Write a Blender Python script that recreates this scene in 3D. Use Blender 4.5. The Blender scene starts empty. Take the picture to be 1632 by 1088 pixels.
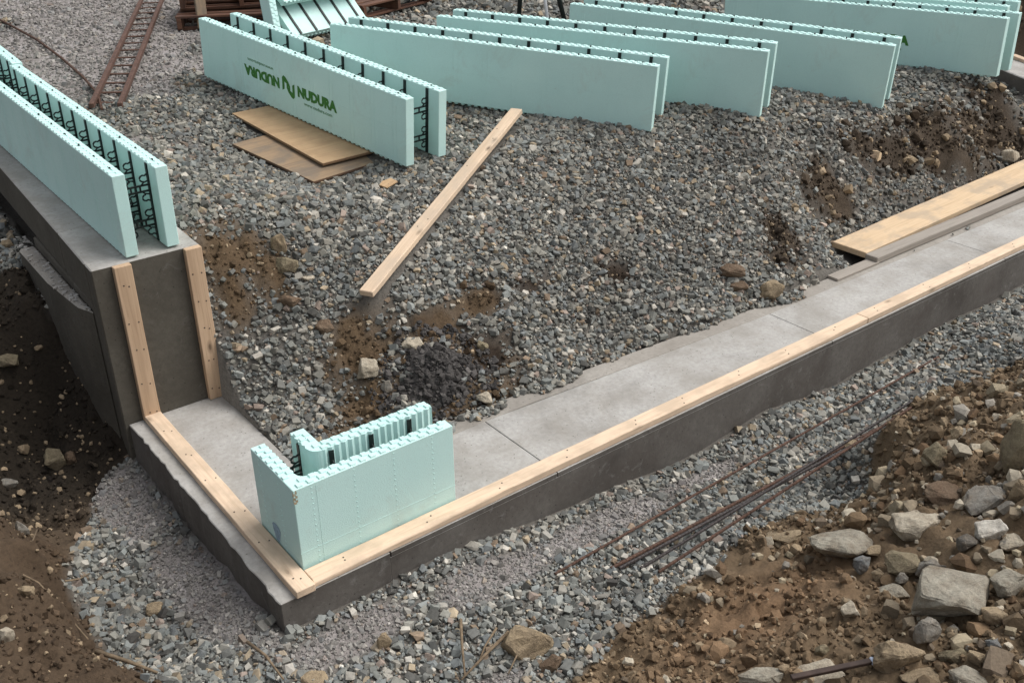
import bpy, bmesh, math, random
import numpy as np
from mathutils import Matrix, Vector

random.seed(7)
RNG = np.random.default_rng(11)
SC = bpy.context.scene
COL = SC.collection

# ------------------------------------------------------------------ camera, sky, sun, exposure
CAM_LOC = (-1.36889, -3.30098, 2.96124)
CAM_ROT = (1.08564, 0.00991, -0.65951)
FOCAL = 1621.06 / 1632.0                     # focal length as a share of the sensor width
cam_data = bpy.data.cameras.new("camera")
cam_data.sensor_width = 36.0
cam_data.lens = 36.0 * FOCAL
cam_data.clip_start = 0.05
cam_data.clip_end = 400.0
cam = bpy.data.objects.new("camera", cam_data)
cam.location = CAM_LOC
cam.rotation_euler = CAM_ROT
COL.objects.link(cam)
SC.camera = cam

SUN_EL, SUN_AZ = math.radians(56), math.radians(118)   # azimuth clockwise from +Y
world = bpy.data.worlds.new("World")
SC.world = world
world.use_nodes = True
wn, wl = world.node_tree.nodes, world.node_tree.links
wn.clear()
w_out = wn.new("ShaderNodeOutputWorld")
w_bg = wn.new("ShaderNodeBackground")
w_hs = wn.new("ShaderNodeHueSaturation")
w_sky = wn.new("ShaderNodeTexSky")
w_sky.sky_type = 'NISHITA'
w_sky.sun_disc = False
w_sky.sun_elevation = SUN_EL
w_sky.sun_rotation = SUN_AZ
w_sky.dust_density = 4.0
w_sky.air_density = 1.2
w_hs.inputs['Saturation'].default_value = 0.30
w_bg.inputs['Strength'].default_value = 0.105
wl.new(w_sky.outputs[0], w_hs.inputs['Color'])
wl.new(w_hs.outputs[0], w_bg.inputs['Color'])
wl.new(w_bg.outputs[0], w_out.inputs['Surface'])

sun_data = bpy.data.lights.new("sun", 'SUN')
sun_data.energy = 1.4
sun_data.angle = math.radians(45)
sun_data.color = (1.0, 0.985, 0.96)
sun = bpy.data.objects.new("sun", sun_data)
COL.objects.link(sun)
_sd = Vector((math.sin(SUN_AZ) * math.cos(SUN_EL), math.cos(SUN_AZ) * math.cos(SUN_EL), math.sin(SUN_EL)))
sun.rotation_euler = _sd.to_track_quat('Z', 'Y').to_euler()

SC.view_settings.view_transform = 'Standard'
SC.view_settings.look = 'None'
SC.view_settings.exposure = 0.66
SC.view_settings.gamma = 1.0
SC.view_settings.use_curve_mapping = False


# ------------------------------------------------------------------ helpers
def lin(r, g, b):
    f = lambda c: (c / 255 / 12.92) if c / 255 <= 0.04045 else ((c / 255 + 0.055) / 1.055) ** 2.4
    return (f(r), f(g), f(b))


class MB:
    """collects shapes in one list of vertices and faces"""
    def __init__(self):
        self.v, self.f = [], []

    def add(self, vs, fs):
        n = len(self.v)
        self.v += [tuple(p) for p in vs]
        self.f += [tuple(i + n for i in q) for q in fs]
        return self

    def box(self, x0, x1, y0, y1, z0, z1, m=None):
        vs = [Vector(p) for p in ((x0, y0, z0), (x1, y0, z0), (x1, y1, z0), (x0, y1, z0),
                                  (x0, y0, z1), (x1, y0, z1), (x1, y1, z1), (x0, y1, z1))]
        if m is not None:
            vs = [m @ p for p in vs]
        return self.add(vs, [(3, 2, 1, 0), (4, 5, 6, 7), (0, 1, 5, 4), (1, 2, 6, 5), (2, 3, 7, 6), (3, 0, 4, 7)])

    def frustum(self, cx, cy, z0, h, ax, ay, k=0.7):
        vs = [(cx - ax, cy - ay, z0), (cx + ax, cy - ay, z0), (cx + ax, cy + ay, z0), (cx - ax, cy + ay, z0),
              (cx - ax * k, cy - ay * k, z0 + h), (cx + ax * k, cy - ay * k, z0 + h),
              (cx + ax * k, cy + ay * k, z0 + h), (cx - ax * k, cy + ay * k, z0 + h)]
        fs = [(0, 1, 5, 4), (1, 2, 6, 5), (2, 3, 7, 6), (3, 0, 4, 7)]
        fs.append((4, 5, 6, 7) if h > 0 else (7, 6, 5, 4))
        if h < 0:
            fs = [tuple(reversed(q)) for q in fs[:4]] + [fs[4]]
        return self.add(vs, fs)

    def tube(self, pts, r, n=7, cap=True, squash=1.0):
        pts = [Vector(p) for p in pts]
        rs = r if isinstance(r, (list, tuple)) else [r] * len(pts)
        rings = []
        for i, p in enumerate(pts):
            t = (pts[min(i + 1, len(pts) - 1)] - pts[max(i - 1, 0)]).normalized()
            a = t.cross(Vector((0, 0, 1)))
            if a.length < 1e-3:
                a = t.cross(Vector((0, 1, 0)))
            a.normalize()
            b = a.cross(t)
            rings.append([p + a * (math.cos(6.28318 * k / n) * rs[i]) + b * (math.sin(6.28318 * k / n) * rs[i] * squash)
                          for k in range(n)])
        vs = [p for q in rings for p in q]
        fs = []
        for i in range(len(pts) - 1):
            for k in range(n):
                fs.append((i * n + k, (i + 1) * n + k, (i + 1) * n + (k + 1) % n, i * n + (k + 1) % n))
        if cap:
            fs.append(tuple(range(n)))
            fs.append(tuple(reversed(range((len(pts) - 1) * n, len(pts) * n))))
        return self.add(vs, fs)

    def prism(self, poly, z0, z1):
        n = len(poly)
        vs = [(x, y, z0) for x, y in poly] + [(x, y, z1) for x, y in poly]
        fs = [(i, (i + 1) % n, n + (i + 1) % n, n + i) for i in range(n)]
        fs += [tuple(range(n, 2 * n)), tuple(reversed(range(n)))]
        return self.add(vs, fs)

    def mesh(self, name, mat=None, bevel=0.0, seg=1, smooth=False, limit=0.6):
        me = bpy.data.meshes.new(name)
        me.from_pydata(self.v, [], self.f)
        if bevel:
            bm = bmesh.new()
            bm.from_mesh(me)
            es = [e for e in bm.edges if len(e.link_faces) == 2 and e.calc_face_angle(0) > limit]
            bmesh.ops.bevel(bm, geom=es, offset=bevel, segments=seg, affect='EDGES', profile=0.6)
            bm.to_mesh(me)
            bm.free()
        me.validate()
        if mat:
            me.materials.append(mat)
        if smooth:
            me.polygons.foreach_set('use_smooth', [True] * len(me.polygons))
        me.update()
        return me


def obj(name, me, parent=None, loc=(0, 0, 0), rot=(0, 0, 0)):
    o = bpy.data.objects.new(name, me)
    o.location = loc
    o.rotation_euler = rot
    COL.objects.link(o)
    if parent is not None:
        o.parent = parent
    return o


def tag(o, label=None, cat=None, group=None, kind=None):
    if label: o['label'] = label
    if cat: o['category'] = cat
    if group: o['group'] = group
    if kind: o['kind'] = kind
    return o


def empty(name, loc=(0, 0, 0), rot=(0, 0, 0)):
    o = bpy.data.objects.new(name, None)
    o.empty_display_size = 0.1
    o.location = loc
    o.rotation_euler = rot
    COL.objects.link(o)
    return o


def copy_tree(o, parent=None):
    c = o.copy()
    COL.objects.link(c)
    if parent is not None:
        c.parent = parent
    for ch in [q for q in ALL_CHILDREN(o)]:
        copy_tree(ch, c)
    return c


def ALL_CHILDREN(o):
    return list(o.children)


def frame(a, b, up=(0, 0, 1)):
    """matrix whose x runs from a to b, z as near to up as can be, origin at a"""
    a, b = Vector(a), Vector(b)
    x = (b - a).normalized()
    y = Vector(up).cross(x).normalized()
    z = x.cross(y)
    m = Matrix((x, y, z)).transposed().to_4x4()
    m.translation = a
    return m


# ------------------------------------------------------------------ materials
def mat(name, rough=0.8):
    m = bpy.data.materials.new(name)
    m.use_nodes = True
    nt = m.node_tree
    b = nt.nodes['Principled BSDF']
    b.inputs['Roughness'].default_value = rough
    b.inputs['Specular IOR Level'].default_value = 0.3
    return m, nt, b


def N(nt, typ, **kw):
    n = nt.nodes.new(typ)
    for k, v in kw.items():
        if k in ('operation', 'blend_type', 'data_type', 'attribute_name', 'noise_dimensions', 'feature', 'musgrave_type', 'wave_type', 'bands_direction'):
            setattr(n, k, v)
        else:
            n.inputs[k].default_value = v
    return n


def coords(nt, kind='Object', scale=(1, 1, 1)):
    t = nt.nodes.new('ShaderNodeTexCoord')
    mp = nt.nodes.new('ShaderNodeMapping')
    mp.inputs['Scale'].default_value = scale
    nt.links.new(t.outputs[kind], mp.inputs['Vector'])
    return mp.outputs[0]


def noise(nt, vec, scale, detail=4, rough=0.55, dist=0.0):
    n = N(nt, 'ShaderNodeTexNoise', Scale=scale, Detail=detail, Roughness=rough, Distortion=dist)
    nt.links.new(vec, n.inputs['Vector'])
    return n.outputs['Fac']


def ramp(nt, fac, stops):
    r = nt.nodes.new('ShaderNodeValToRGB')
    e = r.color_ramp.elements
    while len(e) < len(stops):
        e.new(0.5)
    for q, (p, c) in zip(e, stops):
        q.position = p
        q.color = (*c, 1) if len(c) == 3 else c
    nt.links.new(fac, r.inputs['Fac'])
    return r.outputs['Color']


def mixc(nt, a, b, fac, mode='MIX'):
    m = nt.nodes.new('ShaderNodeMix')
    m.data_type = 'RGBA'
    m.blend_type = mode
    for sock, val in (('A', a), ('B', b)):
        s = [i for i in m.inputs if i.name == sock and i.type == 'RGBA'][0]
        if isinstance(val, tuple):
            s.default_value = (*val, 1)
        else:
            nt.links.new(val, s)
    f = m.inputs['Factor']
    if isinstance(fac, (int, float)):
        f.default_value = fac
    else:
        nt.links.new(fac, f)
    return [o for o in m.outputs if o.type == 'RGBA'][0]


def bump(nt, b, height, strength=0.5, dist=0.01):
    n = nt.nodes.new('ShaderNodeBump')
    n.inputs['Strength'].default_value = strength
    n.inputs['Distance'].default_value = dist
    nt.links.new(height, n.inputs['Height'])
    nt.links.new(n.outputs[0], b.inputs['Normal'])


def grey(v):
    return (v, v, v)


def m_foam():
    m, nt, b = mat('aqua_foam', 0.62)
    v = coords(nt)
    big = noise(nt, v, 2.2, 3)
    c = ramp(nt, big, [(0.3, (0.545, 0.78, 0.74)), (0.7, (0.60, 0.83, 0.785))])
    vo = N(nt, 'ShaderNodeTexVoronoi', Scale=260.0)
    nt.links.new(v, vo.inputs['Vector'])
    c = mixc(nt, c, ramp(nt, vo.outputs['Distance'], [(0.0, grey(1.0)), (0.75, grey(0.86))]), 0.6, 'MULTIPLY')
    sp = noise(nt, v, 22, 6, 0.7)
    c = mixc(nt, c, (0.36, 0.44, 0.40), ramp(nt, sp, [(0.62, grey(0)), (0.78, grey(0.5))]))
    s2 = noise(nt, v, 3.4, 9, 0.72, 0.5)
    c = mixc(nt, c, (0.43, 0.50, 0.45), ramp(nt, s2, [(0.54, grey(0)), (0.74, grey(0.45))]))
    s3 = noise(nt, v, 70, 3, 0.6)
    c = mixc(nt, c, (0.30, 0.33, 0.28), ramp(nt, s3, [(0.73, grey(0)), (0.78, grey(0.55))]))
    nt.links.new(c, b.inputs['Base Color'])
    b.inputs['Subsurface Weight'].default_value = 0.0
    bump(nt, b, vo.outputs['Distance'], 0.25, 0.002)
    return m


def m_plain(name, c, rough=0.7, var=0.25, scale=20):
    m, nt, b = mat(name, rough)
    v = coords(nt)
    n = noise(nt, v, scale, 5)
    lo = tuple(q * (1 - var) for q in c)
    hi = tuple(min(1, q * (1 + var)) for q in c)
    nt.links.new(ramp(nt, n, [(0.3, lo), (0.7, hi)]), b.inputs['Base Color'])
    bump(nt, b, n, 0.2, 0.003)
    return m


def m_wood(name, light, dark, knot=True, weather=None, grain=1.0):
    m, nt, b = mat(name, 0.75)
    oi = nt.nodes.new('ShaderNodeObjectInfo')
    t = nt.nodes.new('ShaderNodeTexCoord')
    ad = nt.nodes.new('ShaderNodeVectorMath')
    ad.operation = 'ADD'
    cb = nt.nodes.new('ShaderNodeCombineXYZ')
    mu = nt.nodes.new('ShaderNodeMath'); mu.operation = 'MULTIPLY'; mu.inputs[1].default_value = 37.0
    nt.links.new(oi.outputs['Random'], mu.inputs[0])
    for i in range(3):
        nt.links.new(mu.outputs[0], cb.inputs[i])
    nt.links.new(t.outputs['Object'], ad.inputs[0]); nt.links.new(cb.outputs[0], ad.inputs[1])

    def mp(s):
        q = nt.nodes.new('ShaderNodeMapping'); q.inputs['Scale'].default_value = s
        nt.links.new(ad.outputs[0], q.inputs['Vector']); return q.outputs[0]
    fine = noise(nt, mp((2.2, 55, 55)), 1.6 * grain, 5, 0.6, 0.6)
    wide = noise(nt, mp((0.9, 9, 9)), 1.4, 4, 0.5, 0.5)
    c = ramp(nt, fine, [(0.28, dark), (0.5, light), (0.75, tuple(min(1, q * 1.07) for q in light))])
    c = mixc(nt, c, tuple(q * 0.86 for q in dark), ramp(nt, wide, [(0.48, grey(0)), (0.75, grey(0.55))]))
    if knot:
        vo = N(nt, 'ShaderNodeTexVoronoi', Scale=1.0)
        nt.links.new(mp((3.1, 7.5, 7.5)), vo.inputs['Vector'])
        c = mixc(nt, c, tuple(q * 0.33 for q in dark), ramp(nt, vo.outputs['Distance'], [(0.05, grey(0.95)), (0.075, grey(0.55)), (0.16, grey(0.0))]))
    if weather:
        st = noise(nt, mp((3.5, 5, 5)), 1.2, 5, 0.6)
        c = mixc(nt, c, weather, ramp(nt, st, [(0.45, grey(0)), (0.62, grey(0.7))]))
    nt.links.new(c, b.inputs['Base Color'])
    bump(nt, b, fine, 0.25, 0.003)
    return m


def m_concrete(name, base, dirt, dirt_amt=0.5, blotch=None, rough=0.9, bs=0.5, pits=True):
    m, nt, b = mat(name, rough)
    v = coords(nt)
    n1 = noise(nt, v, 3.2, 6, 0.6)
    n2 = noise(nt, v, 38, 5, 0.65)
    c = ramp(nt, n2, [(0.25, tuple(q * 0.78 for q in base)), (0.55, base), (0.8, tuple(min(1, q * 1.15) for q in base))])
    c = mixc(nt, c, dirt, ramp(nt, n1, [(0.40, grey(0)), (0.68, grey(dirt_amt))]))
    n5 = noise(nt, v, 1.3, 5, 0.6, 0.8)
    c = mixc(nt, c, ramp(nt, n5, [(0.32, grey(0.70)), (0.5, grey(1.0)), (0.72, grey(1.10))]), 0.85, 'MULTIPLY')
    vo = N(nt, 'ShaderNodeTexVoronoi', Scale=26.0)
    nt.links.new(v, vo.inputs['Vector'])
    if pits:
        c = mixc(nt, c, tuple(q * .45 for q in dirt), ramp(nt, vo.outputs['Distance'], [(0.06, grey(.8)), (0.13, grey(0))]))
    if blotch:
        n3 = noise(nt, v, 13, 7, 0.75, 0.6)
        n4 = noise(nt, v, 1.7, 2)
        f = nt.nodes.new('ShaderNodeMath'); f.operation = 'MULTIPLY'
        nt.links.new(ramp(nt, n3, [(0.56, grey(0)), (0.70, grey(0.6))]), f.inputs[0])
        nt.links.new(ramp(nt, n4, [(0.40, grey(0)), (0.62, grey(1))]), f.inputs[1])
        c = mixc(nt, c, blotch, f.outputs[0])
    nt.links.new(c, b.inputs['Base Color'])
    bump(nt, b, n2, bs, 0.006)
    return m


def m_attr(name, rough=0.9, scale=60, var=0.22, bs=0.4, bd=0.004):
    m, nt, b = mat(name, rough)
    a = nt.nodes.new('ShaderNodeAttribute')
    a.attribute_name = 'tint'
    v = coords(nt)
    n = noise(nt, v, scale, 6, 0.65)
    c = mixc(nt, a.outputs['Color'], ramp(nt, n, [(0.25, grey(1 - var * 1.6)), (0.5, grey(1)), (0.8, grey(1 + var))]), 1.0, 'MULTIPLY')
    nt.links.new(c, b.inputs['Base Color'])
    bump(nt, b, n, bs, bd)
    b.inputs['Specular IOR Level'].default_value = 0.2
    return m


def m_rock():
    m, nt, b = mat('field_stone', 0.9)
    oi = nt.nodes.new('ShaderNodeObjectInfo')
    v = coords(nt)
    n1 = noise(nt, v, 9, 6, 0.65, 0.4)
    n2 = noise(nt, v, 55, 6, 0.7)
    c = mixc(nt, oi.outputs['Color'], (0.15, 0.115, 0.08), ramp(nt, n1, [(0.40, grey(0)), (0.66, grey(0.75))]))
    c = mixc(nt, c, ramp(nt, n2, [(0.25, grey(0.62)), (0.5, grey(1)), (0.78, grey(1.22))]), 1.0, 'MULTIPLY')
    n6 = noise(nt, v, 190, 4, 0.7)
    c = mixc(nt, c, ramp(nt, n6, [(0.3, grey(0.75)), (0.5, grey(1)), (0.75, grey(1.2))]), 0.8, 'MULTIPLY')
    nt.links.new(c, b.inputs['Base Color'])
    bump(nt, b, n2, 0.8, 0.012)
    b.inputs['Specular IOR Level'].default_value = 0.2
    return m


M = {}
M['foam'] = m_foam()
M['web'] = m_plain('black_plastic', (0.012, 0.017, 0.016), 0.45)
M['print'] = m_plain('green_print', lin(62, 118, 52), 0.7, 0.12, 60)
M['print_faint'] = m_plain('pale_green_print', lin(104, 148, 118), 0.7, 0.15, 90)
M['pine'] = m_wood('new_pine', (0.70, 0.535, 0.385), (0.58, 0.42, 0.285), weather=(0.50, 0.385, 0.275))
M['pine_tan'] = m_wood('tan_pine', (0.52, 0.365, 0.24), (0.42, 0.28, 0.175))
M['pine_worn'] = m_wood('worn_pine', (0.66, 0.505, 0.36), (0.55, 0.40, 0.27), weather=(0.50, 0.40, 0.30))
M['yellow_board'] = m_wood('yellow_board', (0.62, 0.46, 0.295), (0.53, 0.375, 0.225), weather=(0.40, 0.32, 0.235))
M['grey_board'] = m_wood('grey_board', (0.31, 0.275, 0.235), (0.23, 0.20, 0.17), knot=False)
M['ply'] = m_wood('plywood_face', (0.50, 0.34, 0.195), (0.42, 0.275, 0.15), knot=False, weather=(0.38, 0.25, 0.14), grain=0.8)
M['ply_dirty'] = m_wood('dirty_plywood_face', (0.30, 0.21, 0.13), (0.22, 0.155, 0.10), knot=False, weather=(0.17, 0.14, 0.11), grain=0.6)
M['brown_board'] = m_wood('red_brown_board', (0.135, 0.065, 0.04), (0.085, 0.04, 0.025), knot=False, weather=(0.07, 0.04, 0.03))
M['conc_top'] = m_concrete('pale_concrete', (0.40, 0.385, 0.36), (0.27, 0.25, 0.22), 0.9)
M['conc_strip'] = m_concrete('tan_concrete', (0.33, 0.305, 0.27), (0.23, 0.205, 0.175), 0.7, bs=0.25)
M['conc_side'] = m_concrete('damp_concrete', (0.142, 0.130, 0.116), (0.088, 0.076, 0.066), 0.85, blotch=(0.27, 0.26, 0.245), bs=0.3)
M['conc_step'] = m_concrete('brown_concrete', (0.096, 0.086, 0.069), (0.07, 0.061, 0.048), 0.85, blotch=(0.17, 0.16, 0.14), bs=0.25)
M['rebar'] = m_plain('rusty_steel', (0.085, 0.045, 0.030), 0.7, 0.45, 45)
M['rebar_dark'] = m_plain('dark_steel', (0.042, 0.034, 0.032), 0.55, 0.4, 45)
M['rust'] = m_plain('rust_red', (0.095, 0.052, 0.038), 0.8, 0.35, 30)
M['ground'] = m_attr('earth', 0.95, 45, 0.25, 0.7, 0.012)
M['gravel'] = m_attr('crushed_stone', 0.85, 70, 0.18, 0.25, 0.003)
M['clod'] = m_attr('soil_clods', 0.95, 90, 0.25, 0.5, 0.004)
M['rock'] = m_rock()
M['nail'] = m_plain('nail_steel', (0.05, 0.04, 0.035), 0.5, 0.2)
M['twig'] = m_plain('dry_twig', (0.17, 0.125, 0.08), 0.9, 0.35, 40)
M['white_metal'] = m_plain('white_paint', (0.70, 0.70, 0.72), 0.45, 0.05)
M['bar_end'] = m_plain('pale_blue_end', (0.52, 0.58, 0.70), 0.5, 0.1)
M['bar'] = m_plain('dark_brown_bar', (0.05, 0.032, 0.025), 0.6, 0.35, 25)
M['chip'] = m_plain('tan_scuff', (0.40, 0.32, 0.21), 0.9, 0.4, 70)
M['smudge'] = m_plain('blue_smudge', (0.27, 0.38, 0.46), 0.8, 0.3, 50)

# ------------------------------------------------------------------ terrain
# TERRAIN-BEGIN
def vnoise(x, y, seed):
    n = 256
    tab = np.random.default_rng(seed).random((n, n))
    xi, yi = np.floor(x).astype(int), np.floor(y).astype(int)
    fx, fy = x - xi, y - yi
    fx, fy = fx * fx * (3 - 2 * fx), fy * fy * (3 - 2 * fy)
    a, b = tab[xi % n, yi % n], tab[(xi + 1) % n, yi % n]
    c, d = tab[xi % n, (yi + 1) % n], tab[(xi + 1) % n, (yi + 1) % n]
    return (a * (1 - fx) + b * fx) * (1 - fy) + (c * (1 - fx) + d * fx) * fy - 0.5


def fbm(x, y, f, seed, octv=4, g=0.5):
    s, a = 0, 1.0
    for k in range(octv):
        s = s + a * vnoise(x * f + 17.3 * k, y * f - 9.1 * k, seed + k)
        a *= g
        f *= 2.03
    return s


def rbf(pts, lam=0.01):
    P = np.array(pts, float)
    A = np.hypot(P[:, None, 0] - P[None, :, 0], P[:, None, 1] - P[None, :, 1])
    n = len(P)
    K = np.zeros((n + 3, n + 3))
    K[:n, :n] = -A + np.eye(n) * lam
    K[:n, n] = K[n, :n] = 1
    K[:n, n + 1] = K[n + 1, :n] = P[:, 0]
    K[:n, n + 2] = K[n + 2, :n] = P[:, 1]
    w = np.linalg.solve(K, np.r_[P[:, 2], 0, 0, 0])

    def ev(x, y):
        sh = np.shape(x)
        x, y = np.ravel(x), np.ravel(y)
        out = w[n] + w[n + 1] * x + w[n + 2] * y
        for i in range(n):
            out = out - w[i] * np.hypot(x - P[i, 0], y - P[i, 1])
        return out.reshape(sh)
    return ev


PITS = [(.38, .66, -.03), (.38, 1.1, -.01), (.39, 1.45, .05), (.8, .66, -.04), (1.2, .66, -.03), (1.7, .66, -.02), (2.5, .66, -.01),
        (3.5, .56, .0), (4.5, .55, -.01), (4.9, .88, -.02), (5.5, .54, -.04), (5.6, .93, .0), (6.6, .97, .0), (7, .55, -.04), (7.6, 1.02, .0), (8.2, .7, -.04),
        (.7, .9, .0), (.7, 1.2, .06), (1.1, .9, .03),
        # half way up the bank
        (.38, 1.75, .48), (.8, 1.62, .45), (1.3, 1.42, .44), (2.0, 1.38, .42), (2.8, 1.24, .43), (3.6, 1.08, .40), (4.4, 1.02, .38),
        (5.2, 1.14, .30), (6.1, 1.20, .32), (6.9, 1.20, .32), (7.7, 1.24, .3),
        # its brim
        (.38, 2.0, .86), (.62, 2.0, .80), (1.0, 2.1, .83), (1.5, 2.15, .79), (2.08, 2.25, .79), (2.8, 2.05, .82), (3.6, 1.86, .81),
        (3.85, 1.74, .805), (4.4, 1.55, .80), (4.74, 1.46, .80), (5.5, 1.45, .68), (6.3, 1.44, .615), (7.0, 1.45, .60), (8.0, 1.42, .61),
        # the flat ground above
        (1.45, 2.45, .775), (1.35, 3.0, .81), (1.3, 3.4, .84), (1.8, 2.6, .78), (1.75, 3.1, .81), (1.85, 3.5, .855), (1.66, 4.7, .97), (1.1, 2.8, .87), (1.0, 3.6, .95),
        (2.47, 4.05, .945), (3.18, 2.95, .875), (3.4, 3.92, .895), (4.08, 2.75, .85), (5.03, 4.15, .75), (5.65, 2.9, .68), (6.4, 2.6, .63), (7.4, 4.3, .58), (7.7, 2.9, .59),
        (7.0, 1.9, .60), (8.4, 1.9, .58), (8.6, 3.2, .6),
        (.4, 3.0, .95), (.4, 4.5, 1.0), (.8, 4.4, 1.02), (2.6, 8.5, 1.05), (5.7, 6.4, .93), (8, 9, 1.0), (1.5, 10, 1.08), (14, 14, 1.2),
        (5, 16, 1.2), (0, 14, 1.1), (0, 30, 1.1), (30, 30, 1.4), (9, 6, .75), (6.5, 5.6, .8),
        # the far pit
        (8.5, 1.3, .25), (8.9, 1.6, .0), (9.5, 2.0, -.2), (9.4, 3.0, .05), (10.4, 2.3, -.22), (10.3, 1.2, -.2),
        (10.8, 4.0, -.1), (10.0, 4.5, .5), (11.9, 3.2, .05), (12.6, 3.5, .9), (13.6, 4.2, 1.9), (12.6, 5.5, 1.2), (13.2, 2.0, 1.2), (16, 3, 2.3), (15, 7, 1.6), (30, 5, 2.4)]
OUTS = [(-.18, -.18, -.16), (.0, -.3, -.18), (.64, -.13, -.15), (1.6, -.13, -.25), (3, -.13, -.275), (6, -.13, -.31), (9, -.13, -.31), (13, -.2, -.2),
        (.3, -.6, -.22), (1, -.6, -.25), (2, -.6, -.265), (3, -.5, -.31), (4, -.5, -.265), (6, -.6, -.25), (9, -.7, -.2), (.2, -.95, -.22),
        # foot and top of the spoil bank
        (2.70, -1.0, -.25), (2.219, -.867, -.245), (1.504, -.897, -.245), (.89, -.967, -.245), (.661, -.988, -.24), (2.80, -.85, -.25), (3.2, -.76, -.24), (3.5, -.75, -.22),
        (4.2, -.84, -.16), (5.5, -.95, -.1), (2.90, -.95, .10), (3.2, -.90, .08), (3.47, -.90, .06), (2.72, -1.14, .02), (2.6, -1.08, -.16), (1.76, -1.201, -.06), (1.127, -1.298, -.06), (.691, -1.316, -.08),
        (4.202, -.98, .05), (5.2, -1.1, .02), (7, -1.3, .1), (2.609, -1.239, .16), (2.994, -1.336, .27), (3.476, -1.34, .30), (2.836, -1.684, .42),
        (1.886, -1.711, .16), (1.292, -1.698, .12), (2.07, -2.095, .36), (1.643, -2.325, .34), (1.068, -1.87, .14), (1.625, -1.962, .22),
        (3, -2.5, .75), (2, -2.9, .6), (5, -2.5, .5), (1, -2.7, .4), (9, -4, .8), (3, -6, 1.2), (0, -3, .7), (-1.4, -3.4, 1.25), (-1.5, -1.8, .6), (-.3, -2.0, .3),
        (-3, -3, 1.2), (-2, -8, 1.4), (12, -12, 1.4), (30, -10, 1.4), (30, -2, .8),
        # trench beside the left arm and the bank left of it
        (-.548, 1.286, -.3), (-.6, 1.96, -.3), (-.40, 1.85, -.30), (-.24, 1.76, -.24), (-.27, 1.95, -.08), (-.29, 2.2, .12), (-.19, 1.2, -.25), (-.19, .5, -.2), (-.19, .1, -.18),
        (-.72, .57, -.28), (-.78, .9, -.3), (-.77, 2.02, -.28), (-.5, 2.2, -.26), (-0.944, 1.080, .16), (-0.879, 0.767, .16), (-0.911, 0.422, .16), (-0.932, 0.183, .16), (-0.900, -0.097, .16), (-0.871, -0.288, .16), (-0.817, 1.752, -.31), (-0.743, 1.393, -.31), (-0.794, 0.956, -.31), (-0.831, 0.691, -.31), (-0.791, 0.343, -.31), (-0.743, 0.133, -.27),
        (-1.2, .23, .24), (-1.1, .75, .26), (-1.5, .8, .5), (-1.8, 0, .35), (-1.5, 2, .3), (-.5, -.5, -.19), (-.9, -.8, .0),
        (-3, 0, .9), (-5, 3, 1.0), (-12, 0, 1.1),
        (-.42, 2.32, -.16), (-.65, 2.4, -.02), (-.9, 2.3, .05), (-.33, 2.42, .36), (-.34, 2.6, .50), (-.3, 2.78, .55), (-.45, 2.98, .52), (-.8, 3.0, .6), (-.25, 3.5, .57), (-.3, 4.2, .62),
        (-.4, 6, .8), (-1, 4, .7), (-.2, 9, 1.0), (-3, 3, .85), (-3, 8, 1.0), (-12, 12, 1.1), (-30, 20, 1.1), (-30, -20, 1.3)]
_pit, _out = rbf(PITS), rbf(OUTS)


def bank_foot(x):
    return np.interp(x, [-2, .4, .66, .89, 1.5, 2.2, 2.66, 2.86, 3.4, 4.2, 6], [-1.3, -1.05, -.99, -.967, -.9, -.867, -1.0, -.86, -.77, -.86, -1.0])


def trench_edge(y):
    """where the gravel of the left trench stops: it lies right of this x"""
    return np.interp(y, [-1, -.1, .4, .9, 1.2, 1.45, 1.7, 1.85], [-.62, -.74, -.76, -.74, -.6, -.5, -.34, -.22])


SCARS = [(.62, 1.90, .20, .14), (.80, 1.80, .16, .11), (.55, 1.78, .12, .12), (1.10, 1.22, .24, .15), (.98, 1.02, .2, .13), (.82, .82, .22, .13), (1.50, 1.18, .18, .12), (1.86, 1.21, .26, .09), (1.70, .95, .18, .13),
         (1.35, .74, .34, .10), (1.06, 1.38, .11, .07), (2.22, 1.18, .12, .05), (2.82, 1.04, .09, .05),
         (4.25, 0.84, 0.15, 0.17), (5.06, 1.15, 0.2, 0.13), (5.9, 1.3, 0.31, 0.17), (6.68, 1.27, 0.4, 0.22), (7.49, 1.27, 0.34, 0.26), (4.06, 0.73, 0.1, 0.08), (5.25, 1.1, 0.15, 0.1), (6.13, 1.2, 0.21, 0.14), (6.88, 1.14, 0.33, 0.16), (7.83, 1.22, 0.23, 0.35)]


def soil_mask(x, y):
    """1 where bare soil shows, 0 where crushed stone lies"""
    wob = fbm(x, y, 5.0, 71, 3)
    inside = (x > .08) & (y > .3)
    s = np.zeros(np.shape(x))
    for cx, cy, rx, ry in SCARS:
        dd = np.hypot((x - cx) / rx, (y - cy) / ry)
        s = np.maximum(s, np.clip(1.6 - dd + wob * .9, 0, 1) * (dd < 2))
    s = np.where(inside, s, 0)
    s = np.where((x > 11.8) & inside, 1.0, s)
    o1 = np.clip((bank_foot(x) - y) / .06 + wob * 1.4 + .4, 0, 1)
    o2 = np.where((x < .0) & (y > -.9) & (y < 2.9), np.clip((trench_edge(y) - x) / .06 + wob * 1.4, 0, 1), 0)
    o2 = np.where((x < .0) & (y >= 1.75) & (y < 2.5 + wob * .2), 1.0, o2)
    o3 = np.where(x < -.9, 1.0, 0) * (y < 2.9)
    return np.where(inside, s, np.maximum(np.maximum(o1, o2), o3))


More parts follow.
